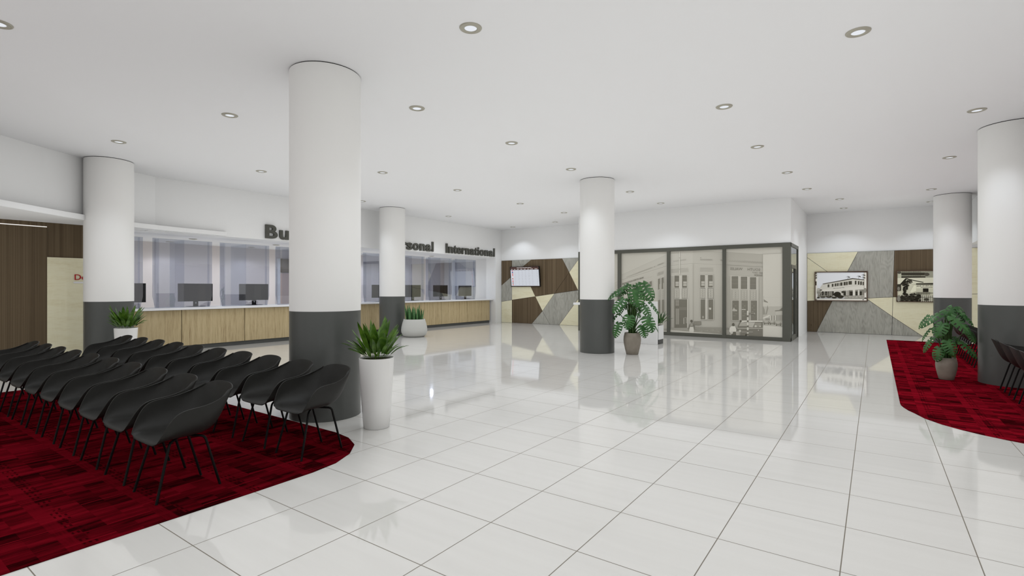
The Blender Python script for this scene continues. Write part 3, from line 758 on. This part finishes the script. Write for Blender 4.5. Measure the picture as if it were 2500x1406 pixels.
def frieze(P, a, b, h, n):
    for j in range(n):
        u0, u1 = j / n, (j + 0.5) / n
        p = (a[0] + (b[0] - a[0]) * u0, a[1] + (b[1] - a[1]) * u0); q = (a[0] + (b[0] - a[0]) * u1, a[1] + (b[1] - a[1]) * u1)
        P.line((p[0], p[1] - h / 2), (q[0], q[1] + h / 2), 3, 134); P.line((q[0], q[1] + h / 2), (q[0] + (q[0] - p[0]), q[1] - h / 2), 3, 138)
        P.line((p[0], p[1] + h / 2), (q[0], q[1] + h / 2 + 1), 2, 148)
def pane0(P):
    base(P, 164); P.poly([(-400, 790), (52, 560), (52, 1240), (-400, 1240)], 159); P.line((-400, 775), (52, 545), 4, 142); P.line((-400, 830), (52, 590), 4, 150)
def pane1(P):
    base(P, 165)
    P.poly([(92, 455), (728, 172), (728, 1253), (92, 1235)], 161)
    P.line((92, 458), (728, 174), 4, 150); P.line((92, 478), (728, 192), 2, 155); P.line((92, 528), (728, 330), 4, 137); P.line((92, 540), (728, 342), 2, 168); P.line((92, 600), (520, 478), 3, 150)
    frieze(P, (165, 487), (520, 352), 14, 22); frieze(P, (590, 322), (676, 290), 18, 6); P.ell(553, 343, 6, 8, 138, 8)
    for j in range(4): P.line((590, 432 + 11 * j), (677, 402 + 12 * j), 3, 142)
    P.text('BANK OF NEW SOUTH WALES', (398, 502), (106, 592), 22, 112, 0.03)
    P.text('ESTABLISHED 1817', (330, 560), (170, 608), 11, 132, 0.02)
    win(P, 437, 558, 470, 690, 6, False, 118); win(P, 480, 546, 516, 680, 6, True, 112)
    for a, b in [((598, 507), (626, 655)), ((646, 492), (678, 648))]:
        P.poly([(a[0] - 5, a[1] - 2), (b[0] + 4, a[1] - 12), (b[0] + 4, b[1] + 2), (a[0] - 5, b[1] + 12)], 174)
        P.poly([(a[0], a[1] + 4), (b[0], a[1] - 6), (b[0], b[1] - 4), (a[0], b[1] + 6)], 108)
        P.line((b[0] - 4, a[1] + 75), (b[0] - 4, b[1] - 10), 8, 150)
    orn(P, 597, 668, 627, 788); orn(P, 650, 660, 679, 782)
    P.poly([(600, 802), (627, 799), (627, 985), (600, 985)], 112); P.poly([(652, 798), (680, 795), (680, 975), (652, 978)], 112)
    P.line((692, 480), (692, 1215), 3, 152); P.poly([(600, 1190), (728, 1195), (728, 1225), (600, 1225)], 140); P.poly([(92, 1225), (728, 1225), (728, 1253), (92, 1235)], 178)
def pane2(P):
    base(P, 170)
    P.poly([(766, 158), (1075, 121), (1488, 143), (1488, 1290), (766, 1255)], 164); P.poly([(1075, 121), (1488, 143), (1488, 1290), (1075, 1280)], 160)
    P.line((766, 158), (1075, 121), 4, 150); P.line((1075, 121), (1488, 143), 4, 148); P.ell(990, 118, 7, 5, 110, 8)
    P.line((766, 328), (1075, 298), 4, 145); P.line((1075, 298), (1488, 316), 4, 145); P.line((766, 338), (1075, 309), 2, 174)
    frieze(P, (810, 268), (985, 245), 20, 10); frieze(P, (1175, 246), (1350, 248), 20, 10); frieze(P, (1455, 252), (1484, 254), 20, 2); P.ell(1186, 222, 7, 5, 126, 8)
    for j in range(4):
        P.line((780, 380 + 15 * j), (1016, 362 + 16 * j), 3, 146); P.line((1172, 358 + 15 * j), (1357, 361 + 15 * j), 3, 146)
    P.rect(884, 108, 902, 445, 148); P.rect(887, 108, 899, 445, 176); P.ell(893, 222, 14, 8, 158, 8); P.ell(893, 380, 11, 10, 158, 8)
    P.rect(780, 462, 1018, 468, 178); P.rect(778, 468, 818, 1182, 156)
    for x in (786, 798, 812): P.line((x, 470), (x, 1182), 4, 142)
    win(P, 824, 466, 888, 632); win(P, 930, 460, 996, 632)
    P.rect(892, 462, 926, 785, 172); orn(P, 826, 646, 888, 778); orn(P, 931, 644, 997, 778)
    P.rect(820, 786, 1002, 1185, 150); P.rect(824, 792, 998, 1182, 104)
    P.rect(840, 800, 886, 880, 128); P.line((862, 800), (862, 880), 3, 108); P.line((840, 842), (886, 842), 3, 108); P.rect(842, 918, 888, 1135, 132); P.line((864, 918), (864, 1135), 4, 116); P.rect(890, 900, 990, 940, 112)
    P.rect(948, 1050, 960, 1130, 150); P.rect(984, 1042, 992, 1120, 152); P.line((948, 1046), (992, 1040), 4, 150)
    P.rect(1000, 786, 1016, 1182, 172); P.line((1080, 300), (1080, 1172), 4, 154)
    for a, b in [(1178, 1243), (1285, 1352)]:
        win(P, a, 457, b, 629); orn(P, a + 3, 643, b + 3, 779); win(P, a + 5, 792, b + 4, 1068, 0, False, 106)
    P.rect(1248, 457, 1280, 1070, 168)
    P.rect(1208, 1020, 1226, 1050, 150); P.poly([(1298, 905), (1330, 908), (1325, 935), (1300, 930)], 176)
    P.rect(1092, 1094, 1188, 1144, 112); P.rect(1097, 1099, 1183, 1139, 122)
    P.poly([(1018, 1172), (1488, 1180), (1488, 1262), (1018, 1245)], 134)
    for j in range(14): P.ell(1120 + j * 26, 1205 + (j * 31) % 34, 14, 5, 126 + (j * 29) % 22, 8)
    P.poly([(770, 1182), (1040, 1185), (1040, 1240), (770, 1212)], 150)
    for j in range(4): P.line((778 + j * 6, 1188 + 11 * j), (1040, 1190 + 12 * j), 4, 118)
    P.poly([(766, 1212), (1488, 1268), (1488, 1290), (766, 1255)], 178)
    # walking woman seen from behind
    P.poly([(1044, 1118), (1075, 1118), (1092, 1140), (1108, 1205), (1098, 1212), (1082, 1165), (1040, 1165), (1018, 1212), (1010, 1205), (1030, 1140)], 112)
    P.ell(1058, 1090, 17, 19, 92, 12); P.poly([(1046, 1122), (1074, 1122), (1078, 1158), (1040, 1158)], 138)
    P.poly([(1038, 1168), (1084, 1168), (1092, 1215), (1084, 1262), (1036, 1262), (1028, 1215)], 186)
def pane3(P):
    base(P, 168); P.org = (1760, 590)
    P.poly([(66, 143), (575, 175), (575, 1312), (66, 1296)], 153); P.line((66, 143), (575, 175), 4, 142); P.rect(574, 50, 577, 1315, 158)
    frieze(P, (112, 262), (572, 288), 26, 20); P.line((66, 318), (575, 346), 4, 140); P.line((66, 327), (575, 355), 2, 162)
    P.text('SOUTH', (540, 403), (366, 396), 34, 118, 0.01); P.text('WALES', (298, 393), (128, 386), 34, 118, 0.01)
    P.text('ED 1817', (572, 440), (428, 432), 18, 126, 0.03); P.text('RANCH', (568, 475), (460, 470), 24, 118, 0.03)
    P.poly([(116, 464), (522, 490), (522, 1085), (130, 1085)], 150); P.line((116, 466), (522, 490), 5, 172)
    for x0, x1, y0, y1 in [(147, 238, 474, 645), (273, 362, 480, 650), (398, 485, 487, 655)]:
        win(P, x0, y0, x1, y1, 0, False, 106); P.rect(x0 + 3, y0 + 50, x1 - 3, y0 + 53, 120); P.rect(x0 + 3, y0 + 100, x1 - 3, y0 + 103, 120)
    for x0, x1 in [(245, 268), (368, 392), (492, 517)]: P.rect(x0, 480, x1, 1082, 164)
    orn(P, 162, 662, 238, 792); orn(P, 288, 668, 349, 796); orn(P, 412, 668, 476, 798)
    for x0, x1 in [(155, 247), (282, 370), (410, 496)]:
        win(P, x0, 808, x1, 1080, 0, False, 108)
        for j in range(7): P.rect(x0 + 10 + (j * 23) % 45, 850 + j * 27, x0 + 26 + (j * 31) % 55, 858 + j * 27, 124)
    P.poly([(160, 935), (178, 905), (198, 930), (222, 935), (222, 955), (158, 952)], 160); P.rect(286, 925, 340, 936, 168)
    P.rect(66, 1185, 575, 1200, 130)
    # right hand street
    P.poly([(577, 175), (848, 160), (848, 890), (577, 895)], 172)
    P.line((577, 768), (848, 764), 2, 160); P.poly([(588, 790), (650, 832), (640, 838), (590, 825)], 120); P.line((590, 745), (582, 830), 3, 140)
    P.poly([(577, 890), (848, 886), (848, 1165), (577, 1165)], 158)
    for pts in [[(577, 880), (600, 930), (610, 1000), (577, 1000)], [(640, 870), (652, 915), (630, 1000), (612, 1000)]]: P.poly(pts, 132)
    P.poly([(577, 1040), (660, 1005), (680, 1010), (640, 1040), (577, 1060)], 182); P.rect(610, 1050, 672, 1080, 132)
    for j in range(5): P.rect(678 + j * 16, 1015, 688 + j * 16, 1085, 112 if j % 2 else 176)
    P.poly([(742, 945), (800, 938), (848, 900), (848, 950), (742, 955)], 112); P.poly([(752, 960), (848, 955), (848, 1000), (752, 1005)], 164)
    for j in range(5): P.rect(760 + j * 19, 1008, 770 + j * 19, 1080, 128)
    P.rect(577, 1080, 848, 1095, 150)
    for x, y in [(625, 1110), (705, 1112), (790, 1128)]:
        P.ell(x, y, 44, 22, 118, 12); P.ell(x - 4, y - 16, 28, 14, 158, 10); P.ell(x - 26, y + 18, 9, 9, 84, 8); P.ell(x + 28, y + 18, 9, 9, 84, 8); P.rect(x - 30, y + 2, x + 30, y + 6, 165)
    P.poly([(577, 1150), (848, 1170), (848, 1330), (577, 1318)], 182)
    for j in range(8): P.line((580, 1180 + 17 * j), (846, 1186 + 18 * j), 2, 172)
    P.poly([(577, 1305), (640, 1312), (600, 1322), (577, 1318)], 132)
    # car, banded post, man in a white shirt
    P.poly([(232, 1160), (262, 1095), (330, 1082), (575, 1086), (575, 1312), (250, 1300), (180, 1282), (190, 1228), (238, 1195)], 110)
    P.poly([(262, 1095), (330, 1080), (575, 1084), (575, 1100), (330, 1102), (270, 1112)], 184)
    P.poly([(246, 1158), (272, 1112), (362, 1106), (362, 1158)], 150); P.poly([(384, 1104), (470, 1108), (436, 1178), (384, 1172)], 160); P.poly([(472, 1112), (552, 1112), (552, 1172), (446, 1176)], 132)
    P.rect(228, 1186, 575, 1194, 168); P.ell(272, 1092, 13, 17, 82, 10); P.ell(478, 1160, 15, 14, 176, 8); P.ell(538, 1162, 12, 10, 172, 8)
    P.poly([(190, 1232), (262, 1216), (268, 1300), (190, 1292)], 134)
    for j in range(4): P.rect(200, 1236 + j * 14, 248, 1241 + j * 14, 176)
    P.ell(262, 1226, 15, 18, 172, 10); P.ell(348, 1284, 16, 20, 70, 10); P.rect(284, 1236, 440, 1241, 160); P.ell(515, 1215, 7, 10, 160, 8)
    P.rect(357, 955, 381, 1303, 178)
    for y in (1010, 1080, 1150, 1215, 1262): P.rect(357, y, 381, y + 26, 104)
    P.ell(369, 960, 12, 12, 186, 10); P.rect(382, 975, 462, 998, 120); P.ell(462, 986, 6, 12, 150, 8)
    P.poly([(140, 1160), (196, 1160), (214, 1212), (206, 1240), (130, 1250), (114, 1232), (120, 1185)], 190); P.ell(170, 1138, 17, 22, 86, 12)
    P.poly([(134, 1240), (204, 1235), (212, 1300), (140, 1296)], 96); P.ell(146, 1250, 20, 18, 178, 10); P.ell(132, 1280, 12, 16, 160, 8)
for (a, b), f in zip([(-8.83, -7.395), (-7.28, -5.645), (-5.54, -3.892), (-3.795, -2.215)], [pane0, pane1, pane2, pane3]): mural(a, b, f)
# ------------------------------------------------------------------ black shell armchairs
def make_shell():
    # spine points (y, z) on the centre line and matching rim points (x, y, z)
    sp = [(-0.250, 0.418), (-0.243, 0.432), (-0.19, 0.442), (-0.10, 0.437), (0.0, 0.430), (0.08, 0.428), (0.145, 0.437), (0.195, 0.465), (0.232, 0.515), (0.262, 0.585), (0.290, 0.660), (0.317, 0.730), (0.336, 0.778), (0.341, 0.790)]
    rm = [(0.195, -0.238, 0.424), (0.226, -0.238, 0.446), (0.250, -0.220, 0.492), (0.265, -0.188, 0.560), (0.275, -0.150, 0.619), (0.281, -0.108, 0.652), (0.284, -0.052, 0.664), (0.283, 0.005, 0.668), (0.282, 0.055, 0.672), (0.277, 0.105, 0.680), (0.268, 0.152, 0.692), (0.251, 0.198, 0.708), (0.228, 0.240, 0.726), (0.214, 0.262, 0.737)]
    nn = [3.0, 3.0, 3.0, 2.9, 2.7, 2.6, 2.5, 2.4, 2.4, 2.4, 2.4, 2.4, 2.4, 2.4]
    rows = []
    for (cy, cz), (rx, ry, rz), n in zip(sp, rm, nn):
        row = []
        for k in range(-8, 9):
            t = abs(k) / 8 * PI / 2; a = math.sin(t) ** (2 / n) if t > 0 else 0; b = 1 - math.cos(t) ** (2 / n) if abs(k) < 8 else 1.0
            row.append((math.copysign(rx * a, k), cy + (ry - cy) * b, cz + (rz - cz) * b))
        rows.append(row)
    o = MB().grid(rows).build('shell', M['chair'])
    so = o.modifiers.new('t', 'SOLIDIFY'); so.thickness = 0.011; so.offset = -1
    bv = o.modifiers.new('b', 'BEVEL'); bv.width = 0.004; bv.segments = 2; bv.limit_method = 'ANGLE'; bv.angle_limit = 1.0
    su = o.modifiers.new('s', 'SUBSURF'); su.levels = 1; su.render_levels = 1
    dg = bpy.context.evaluated_depsgraph_get(); me = bpy.data.meshes.new_from_object(o.evaluated_get(dg)); me.name = 'shell'
    for p in me.polygons: p.use_smooth = True
    o.modifiers.clear(); o.data = me
    return o
def make_chair(label, group):
    t = thing('tub_chair', label, 'chair', (0, 0, 0.006), 0, group)
    o = make_shell(); o.parent = t
    def arc(p):
        """rounds the bend of a leg tube"""
        p = [Vector(q) for q in p]; out = [p[0]]
        for i in range(1, len(p) - 1):
            a = p[i] + (p[i - 1] - p[i]).normalized() * 0.03; b = p[i] + (p[i + 1] - p[i]).normalized() * 0.03
            for k in range(5):
                u = k / 4; out.append(a * (1 - u) ** 2 + p[i] * 2 * u * (1 - u) + b * u * u)
        out.append(p[-1]); return out
    for s in (-1, 1):
        MB().tube(arc([(0.207 * s, -0.232, 0.0), (0.163 * s, -0.13, 0.412), (0.05 * s, -0.02, 0.420)]), 0.0098, 10).build('leg', M['chairleg'], t)
        MB().tube(arc([(0.163 * s, 0.228, 0.0), (0.163 * s, 0.115, 0.412), (0.05 * s, 0.03, 0.420)]), 0.0098, 10).build('leg', M['chairleg'], t)
    MB().box(-0.07, 0.07, -0.06, 0.07, 0.414, 0.426).build('under_plate', M['chairleg'], t)
    return t
WH = ['nearest the bare tiles', 'second from the bare tiles', 'third from the bare tiles', 'fourth from the bare tiles', 'fifth from the bare tiles', 'fifth from the walnut wall', 'fourth from the walnut wall', 'third from the walnut wall', 'second from the walnut wall', 'nearest the walnut wall']
G1, G2 = 'black tub chairs in the front left row', 'black tub chairs in the row by the near column'
ch = make_chair('black tub chair in the front row, ' + WH[0], G1); ch.location = (-4.43, 1.76, 0.006)
for r in (0, 1):
    for k in range(10):
        if r == 0 and k == 0: continue
        w = WH[k]
        dup(ch, (-4.43 - 0.6215 * k, 1.76 + 1.142 * r, 0.006), 0, ('black tub chair in the front row, ' if r == 0 else 'black tub chair in the row nearer the counter, ') + w, G1 if r == 0 else G2)
GR = 'black tub chairs on the right red carpet'
RY = [(10.70, 'farthest of those in front of the edge column'), (10.07, 'second of those in front of the edge column'), (9.43, 'third of those in front of the edge column'), (8.80, 'cut by the right picture edge, nearest the camera'),
      (13.60, 'just behind the edge column'), (14.25, 'second behind the edge column'), (14.90, 'third behind the edge column'), (15.53, 'fourth behind the edge column, behind the monstera'), (16.16, 'farthest on the right carpet, behind the monstera leaves')]
for y, w in RY:
    dup(ch, (1.36 + 0.455, y, 0.006), PI / 2, 'black tub chair seen from behind, ' + w, GR)
# ------------------------------------------------------------------ potted plants
rng = random.Random(7)
R3 = Vector((CT, ST, 0)); FW = Vector((-ST, CT, 0)); UP = Vector((0, 0, 1))
def blade(mb, base, dirh, length, width, lean, droop, stem=0.3, twist=0.0, n=9, fold=0.18, thick=0.0, wprof=None):
    """one strap leaf: rises from base, leans outward along dirh and droops towards the tip"""
    d = Vector(dirh).normalized(); side = Vector((-d.y, d.x, 0)); side = (side * math.cos(twist) + UP * math.sin(twist) * 0.6 + d * math.sin(twist) * 0.8).normalized()
    p = Vector(base); rows = []; a = lean
    for i in range(n + 1):
        t = i / n; tang = d * math.sin(a) + UP * math.cos(a)
        w = width * wprof(t) if wprof else (0.10 if t < stem else 1.0) * width * (math.sin(PI * min(1.0, max(0.0, (t - stem * 0.85) / (1 - stem * 0.85))) ** 0.8) ** 0.75 if t > stem * 0.85 else 0.12)
        w = max(w, width * 0.05) if i < n else 0.0008
        nrm = side.cross(tang).normalized(); up = nrm * (w * fold)
        rows.append([p - side * w / 2 + up, p - nrm * thick * w, p + side * w / 2 + up])
        p = p + tang * (length / n); a += droop / n
    mb.grid(rows)
    if thick: mb.grid([[r[2] , (r[0] + r[2]) / 2 + (r[1] - (r[0] + r[2]) / 2) * -0.35, r[0]] for r in rows])

def tall_planter(loc, label, rz):
    t = thing('potted_plant', label, 'potted plant', (loc[0], loc[1], 0), rz, 'tall white planters with leafy plants')
    MB().lathe([(0.136, 0.0), (0.143, 0.004), (0.163, 0.25), (0.180, 0.52), (0.193, 0.775), (0.193, 0.783), (0.187, 0.787), (0.183, 0.782), (0.178, 0.73)], seg=64).build('planter', M['planter'], t)
    MB().lathe([(0.001, 0.768), (0.1805, 0.765)], seg=40, cap0=False).build('soil', M['soil'], t)
    mb = MB(); r = random.Random(21)
    for i in range(60):
        a = i * 2.399 + r.uniform(-.3, .3); rad = 0.135 * math.sqrt((i + .5) / 60)
        tall = i < 22
        L = r.uniform(0.40, 0.53) if tall else r.uniform(0.24, 0.40)
        blade(mb, (rad * math.cos(a), rad * math.sin(a), 0.755), (math.cos(a), math.sin(a), 0), L, r.uniform(0.070, 0.105) if tall else r.uniform(0.044, 0.066), r.uniform(0.0, 0.38) if tall else r.uniform(0.15, 0.55), r.uniform(0.15, 0.85) if tall else r.uniform(0.5, 1.4), stem=0.26, twist=r.uniform(-1.4, 1.4))
    mb.build('foliage', M['leaf'], t); return t
pl = tall_planter((-4.60, 3.84), 'tall white planter with broad green leaves right beside the near column', 0.6)
dup(pl, (-12.03, 3.83, 0), 2.9, 'tall white planter with broad green leaves beside the far left column, behind the chairs')

t = thing('potted_succulent', 'wide low pale bowl planter with upright spiky succulent beside a column', 'potted plant', (-12.17, 11.70, 0))
MB().lathe([(0.27, 0.0), (0.32, 0.008), (0.375, 0.06), (0.412, 0.15), (0.418, 0.22), (0.405, 0.33), (0.375, 0.45), (0.342, 0.555), (0.336, 0.566), (0.326, 0.566), (0.32, 0.55), (0.325, 0.50)], seg=64).build('planter', M['bowl'], t)
MB().lathe([(0.001, 0.525), (0.322, 0.52)], seg=40, cap0=False).build('soil', M['soil'], t)
mb = MB(); r = random.Random(4)
for i in range(30):
    a = i * 2.399; rad = 0.25 * math.sqrt((i + .5) / 30)
    blade(mb, (rad * math.cos(a), rad * math.sin(a), 0.515), (math.cos(a), math.sin(a), 0), r.uniform(0.36, 0.57), r.uniform(0.075, 0.10), r.uniform(0.0, 0.16), r.uniform(-0.22, 0.15), wprof=lambda u: (1 - u ** 1.9) * (0.82 + 0.5 * u), twist=r.uniform(-0.9, 0.9), fold=0.28, thick=0.2)
mb.build('leaves', M['aloe'], t)

t = thing('potted_plant', 'dark green strap-leaved plant in the white planter box of the reception desk', 'plant', (-5.03, 14.15, 0.526))
mb = MB(); r = random.Random(12)
for i in range(40):
    a = i * 2.399; rad = 0.14 * math.sqrt((i + .5) / 40)
    ln, wd, le, dr, tw_ = r.uniform(0.3, 0.52), r.uniform(0.04, 0.062), r.uniform(0.05, 0.75), r.uniform(0.2, 1.25), r.uniform(-0.8, 0.8)
    if math.sin(a) < -0.1: le, dr, ln = le * 0.12, dr * 0.15, ln * 0.8      # leaves on the desk side stand upright against it
    blade(mb, (rad * math.cos(a) * 1.2, rad * math.sin(a) + 0.02, -0.001), (math.cos(a), math.sin(a), 0), ln, wd, le, dr, stem=0.15, twist=tw_)
mb.build('foliage', M['frond'], t)

def monstera_leaf(mb, att, tip, nrm, width, droop=0.25, seed=0):
    """split, perforated heart-shaped leaf from its stalk joint att to its tip"""
    att, tip, nrm = Vector(att), Vector(tip), Vector(nrm).normalized()
    L = (tip - att).length; m = (tip - att).normalized(); nrm = (nrm - m * nrm.dot(m)).normalized(); sd = m.cross(nrm)
    r = random.Random(seed); nl = 7
    def half(t): return width / 2 * (max(0.0, math.sin(PI * (t * 0.94 + 0.06) ** 0.70)) ** 0.62)
    def P(t, w, s):
        # veins sweep forwards; near the joint lobes fold back behind it (heart shape)
        hw = half(t); fwd = L * (-0.24 * (1 - t) ** 2.4 * w + 0.46 * t * (1 - t) * w ** 1.25)
        x = t * L + fwd; y = s * hw * w
        arch = -droop * L * ((t - 0.10) ** 2) + 0.10 * width * (math.sin(w * PI * 0.5) * 0.6) - 0.34 * width * (w ** 2) * 0.5
        return att + m * x + sd * y + nrm * arch
    WS = (0, 0.13, 0.26, 0.42, 0.58, 0.74, 0.88, 1.0)
    for s in (-1, 1):
        off = r.uniform(-0.03, 0.03)
        for k in range(nl):
            a, b = k / nl, (k + 1) / nl; gap = r.uniform(0.30, 0.42)
            c0 = r.choice((1, 2, 2, 3)); open_end = r.random() < 0.6 and k > 0
            rows = []
            for j in range(5):
                row = []
                for w in WS:
                    lens = math.sin(PI * min(1.0, max(0.0, (w - 0.10) / 0.9)) ** 0.9) if not open_end else min(1.0, max(0.0, (w - 0.10) / 0.5))
                    q = (a, a + (b - a) * gap * (0.25 + 0.75 * lens), a + (b - a) * 0.6, b - (b - a) * 0.12, b)[j]
                    if 0 < q < 1: q = min(1.0, max(0.0, q + off))
                    edge = ([0.50, 0.72, 0.92, 1.0, 0.97] if k == 0 else [0.97, 0.985, 1.0, 1.0, 0.97])[j]
                    row.append(P(q, w * edge if w > 0.6 else w, s))
                rows.append(row)
            for j in range(4):
                for c in range(7):
                    if j == 0 and k > 0 and c >= c0 and (open_end or c < 6): continue     # slit between the veins, some open at the margin
                    q = [rows[j][c], rows[j][c + 1], rows[j + 1][c + 1], rows[j + 1][c]]
                    mb.smooth = True; mb.add(q, [(0, 1, 2, 3) if s > 0 else (3, 2, 1, 0)]); mb.smooth = False
def monstera(loc, label, scale, leaves, ori, kx, kz, origin, seed):
    """leaves are placed by their joint and tip measured across (right, up) and towards the viewer's side of the plant"""
    t = thing('potted_monstera', label, 'potted plant', (loc[0], loc[1], loc[2]))
    s = scale
    MB().lathe([(0.130 * s, 0.0), (0.140 * s, 0.006 * s), (0.168 * s, 0.12 * s), (0.195 * s, 0.25 * s), (0.2035 * s, 0.34 * s), (0.198 * s, 0.42 * s), (0.180 * s, 0.50 * s), (0.176 * s, 0.512 * s), (0.168 * s, 0.510 * s), (0.165 * s, 0.47 * s)], seg=56).build('pot', M['clay'], t)
    MB().lathe([(0.001, 0.485 * s), (0.168 * s, 0.48 * s)], seg=40, cap0=False).build('soil', M['soil'], t)
    rt, tw = ori
    lf = MB(); st = MB(); r = random.Random(seed)
    def W(q, dep): return rt * ((q[0] - origin[0]) * kx) + UP * ((origin[1] - q[1]) * kz) + tw * dep
    for i, (a, b, w, da, db, flip) in enumerate(leaves):
        A, B = W(a, da * s), W(b, db * s)
        nrm = tw * 0.62 + UP * 0.62 + rt * flip
        L = (B - A).length
        monstera_leaf(lf, A, B, nrm, w * kx * 0.9, 0.22, seed * 50 + i)
        root = Vector((r.uniform(-0.07, 0.07) * s, r.uniform(-0.07, 0.07) * s, 0.47 * s))
        mid = root * 0.5 + A * 0.5; mid = Vector((root.x * 0.75 + A.x * 0.25, root.y * 0.75 + A.y * 0.25, max(A.z, root.z + 0.1) * 0.72 + root.z * 0.28))
        top = A + UP * 0.05 * s - (B - A).normalized() * 0.05 * s
        pts = []
        for k in range(11):
            u = k / 10; pts.append(root * (1 - u) ** 3 + mid * 3 * u * (1 - u) ** 2 + top * 3 * u * u * (1 - u) + A * u ** 3)
        st.tube(pts, [0.0105 * s * (1.35 - 0.75 * k / 10) for k in range(11)], 6)
    for i in range(16):
        a = i * 2.4; q = 0.085 * s * math.sqrt((i + 0.5) / 16); hgt = r.uniform(0.55, 0.95) * s
        x, y = q * math.cos(a), q * math.sin(a)
        st.tube([(x, y, 0.46 * s), (x * 1.05, y * 1.05, 0.46 * s + hgt * 0.5), (x * 1.2, y * 1.2, 0.46 * s + hgt)], [0.017 * s, 0.013 * s, 0.008 * s], 7)
    lf.build('leaves', M['monstera'], t); st.build('stems', M['stem'], t); return t
LD = [((395, 262), (108, 420), 150, -0.02, 0.10, -0.5), ((553, 318), (598, 555), 290, 0.22, 0.36, 0.0), ((668, 205), (835, 440), 245, 0.05, 0.22, 0.15),
      ((450, 225), (330, 345), 180, -0.12, -0.02, -0.2), ((372, 452), (200, 640), 215, 0.16, 0.30, -0.15), ((390, 350), (230, 395), 110, -0.1, -0.1, -0.1),
      ((740, 455), (938, 668), 105, -0.10, 0.02, 0.6), ((655, 525), (795, 712), 190, 0.08, 0.2, 0.25), ((462, 708), (422, 900), 225, 0.28, 0.38, -0.05),
      ((300, 830), (225, 1035), 175, 0.16, 0.26, -0.2), ((722, 725), (822, 932), 235, 0.22, 0.34, 0.1), ((655, 862), (712, 1026), 175, 0.16, 0.26, 0.05),
      ((268, 700), (118, 878), 80, -0.16, -0.12, -0.7), ((835, 850), (920, 955), 45, 0.0, 0.02, 0.9), ((370, 560), (285, 700), 100, -0.06, 0.02, -0.4),
      ((590, 560), (640, 660), 120, -0.08, 0.0, 0.2), ((560, 240), (700, 430), 170, -0.16, -0.06, 0.1), ((590, 680), (640, 730), 90, 0.1, 0.12, 0.1), ((420, 540), (400, 620), 90, -0.15, -0.1, 0.0)]
def aside(x, y):
    v = Vector((x, y, 0)).normalized(); return Vector((v.y, -v.x, 0)), -v
monstera((-4.70, 11.57, 0), 'taupe potted monstera beside the middle column before the reception desk', 1.0, LD, aside(-4.70, 11.57), 0.1565 * 12.17 / F * 0.985, 0.1565 * 12.17 / F, (505, 1312), 3)
LE = [((435, 298), (150, 455), 165, 0.05, 0.16, -0.4), ((545, 250), (470, 405), 195, -0.10, -0.02, -0.1), ((615, 285), (800, 440), 90, -0.05, 0.05, 0.5), ((530, 350), (755, 520), 185, 0.20, 0.34, 0.2),
      ((430, 428), (345, 575), 225, 0.22, 0.34, -0.1), ((278, 505), (160, 640), 75, -0.02, 0.0, -0.6), ((480, 622), (560, 765), 200, 0.28, 0.4, 0.1), ((305, 608), (180, 765), 120, 0.06, 0.12, -0.4),
      ((392, 705), (352, 855), 170, 0.2, 0.3, -0.1), ((640, 640), (825, 785), 140, 0.0, 0.12, 0.3), ((720, 515), (800, 630), 115, -0.1, 0.0, 0.2), ((520, 745), (580, 810), 90, 0.1, 0.14, 0.2), ((600, 260), (690, 400), 150, -0.14, -0.06, 0.2), ((250, 350), (120, 492), 90, -0.06, 0.0, -0.6), ((560, 590), (620, 660), 110, -0.1, -0.04, 0.1)]
monstera((1.00, 11.46, 0.006), 'taupe potted monstera standing on the right red carpet', 0.735, LE, aside(1.00, 11.46), 0.2134 * 8.78 / F * 0.766, 0.2134 * 8.78 / F, (470, 1070), 5)
# ------------------------------------------------------------------ light and colour
w = bpy.data.worlds.new('world'); SC.world = w; w.use_nodes = True
w.node_tree.nodes['Background'].inputs[0].default_value = (0.9, 0.95, 1, 1); w.node_tree.nodes['Background'].inputs[1].default_value = 0.06
vs_ = SC.view_settings
SC.display_settings.display_device = 'sRGB'
vs_.view_transform = 'Standard'; vs_.look = 'None'; vs_.gamma = 1.0; vs_.use_curve_mapping = False; vs_.exposure = -0.13
cy = SC.cycles
cy.max_bounces = 7; cy.diffuse_bounces = 2; cy.glossy_bounces = 4; cy.transmission_bounces = 4; cy.transparent_max_bounces = 24
cy.caustics_reflective = False; cy.caustics_refractive = False; cy.sample_clamp_indirect = 4.0; cy.sample_clamp_direct = 0.0
cy.use_denoising = True
cy.use_fast_gi = True; cy.fast_gi_method = 'ADD'
cy.ao_bounces_render = 1; cy.ao_bounces = 1
w.light_settings.ao_factor = 0.375; w.light_settings.distance = 2.5
cy.use_adaptive_sampling = True; cy.adaptive_threshold = 0.03; cy.adaptive_min_samples = 12
cy.use_light_tree = False
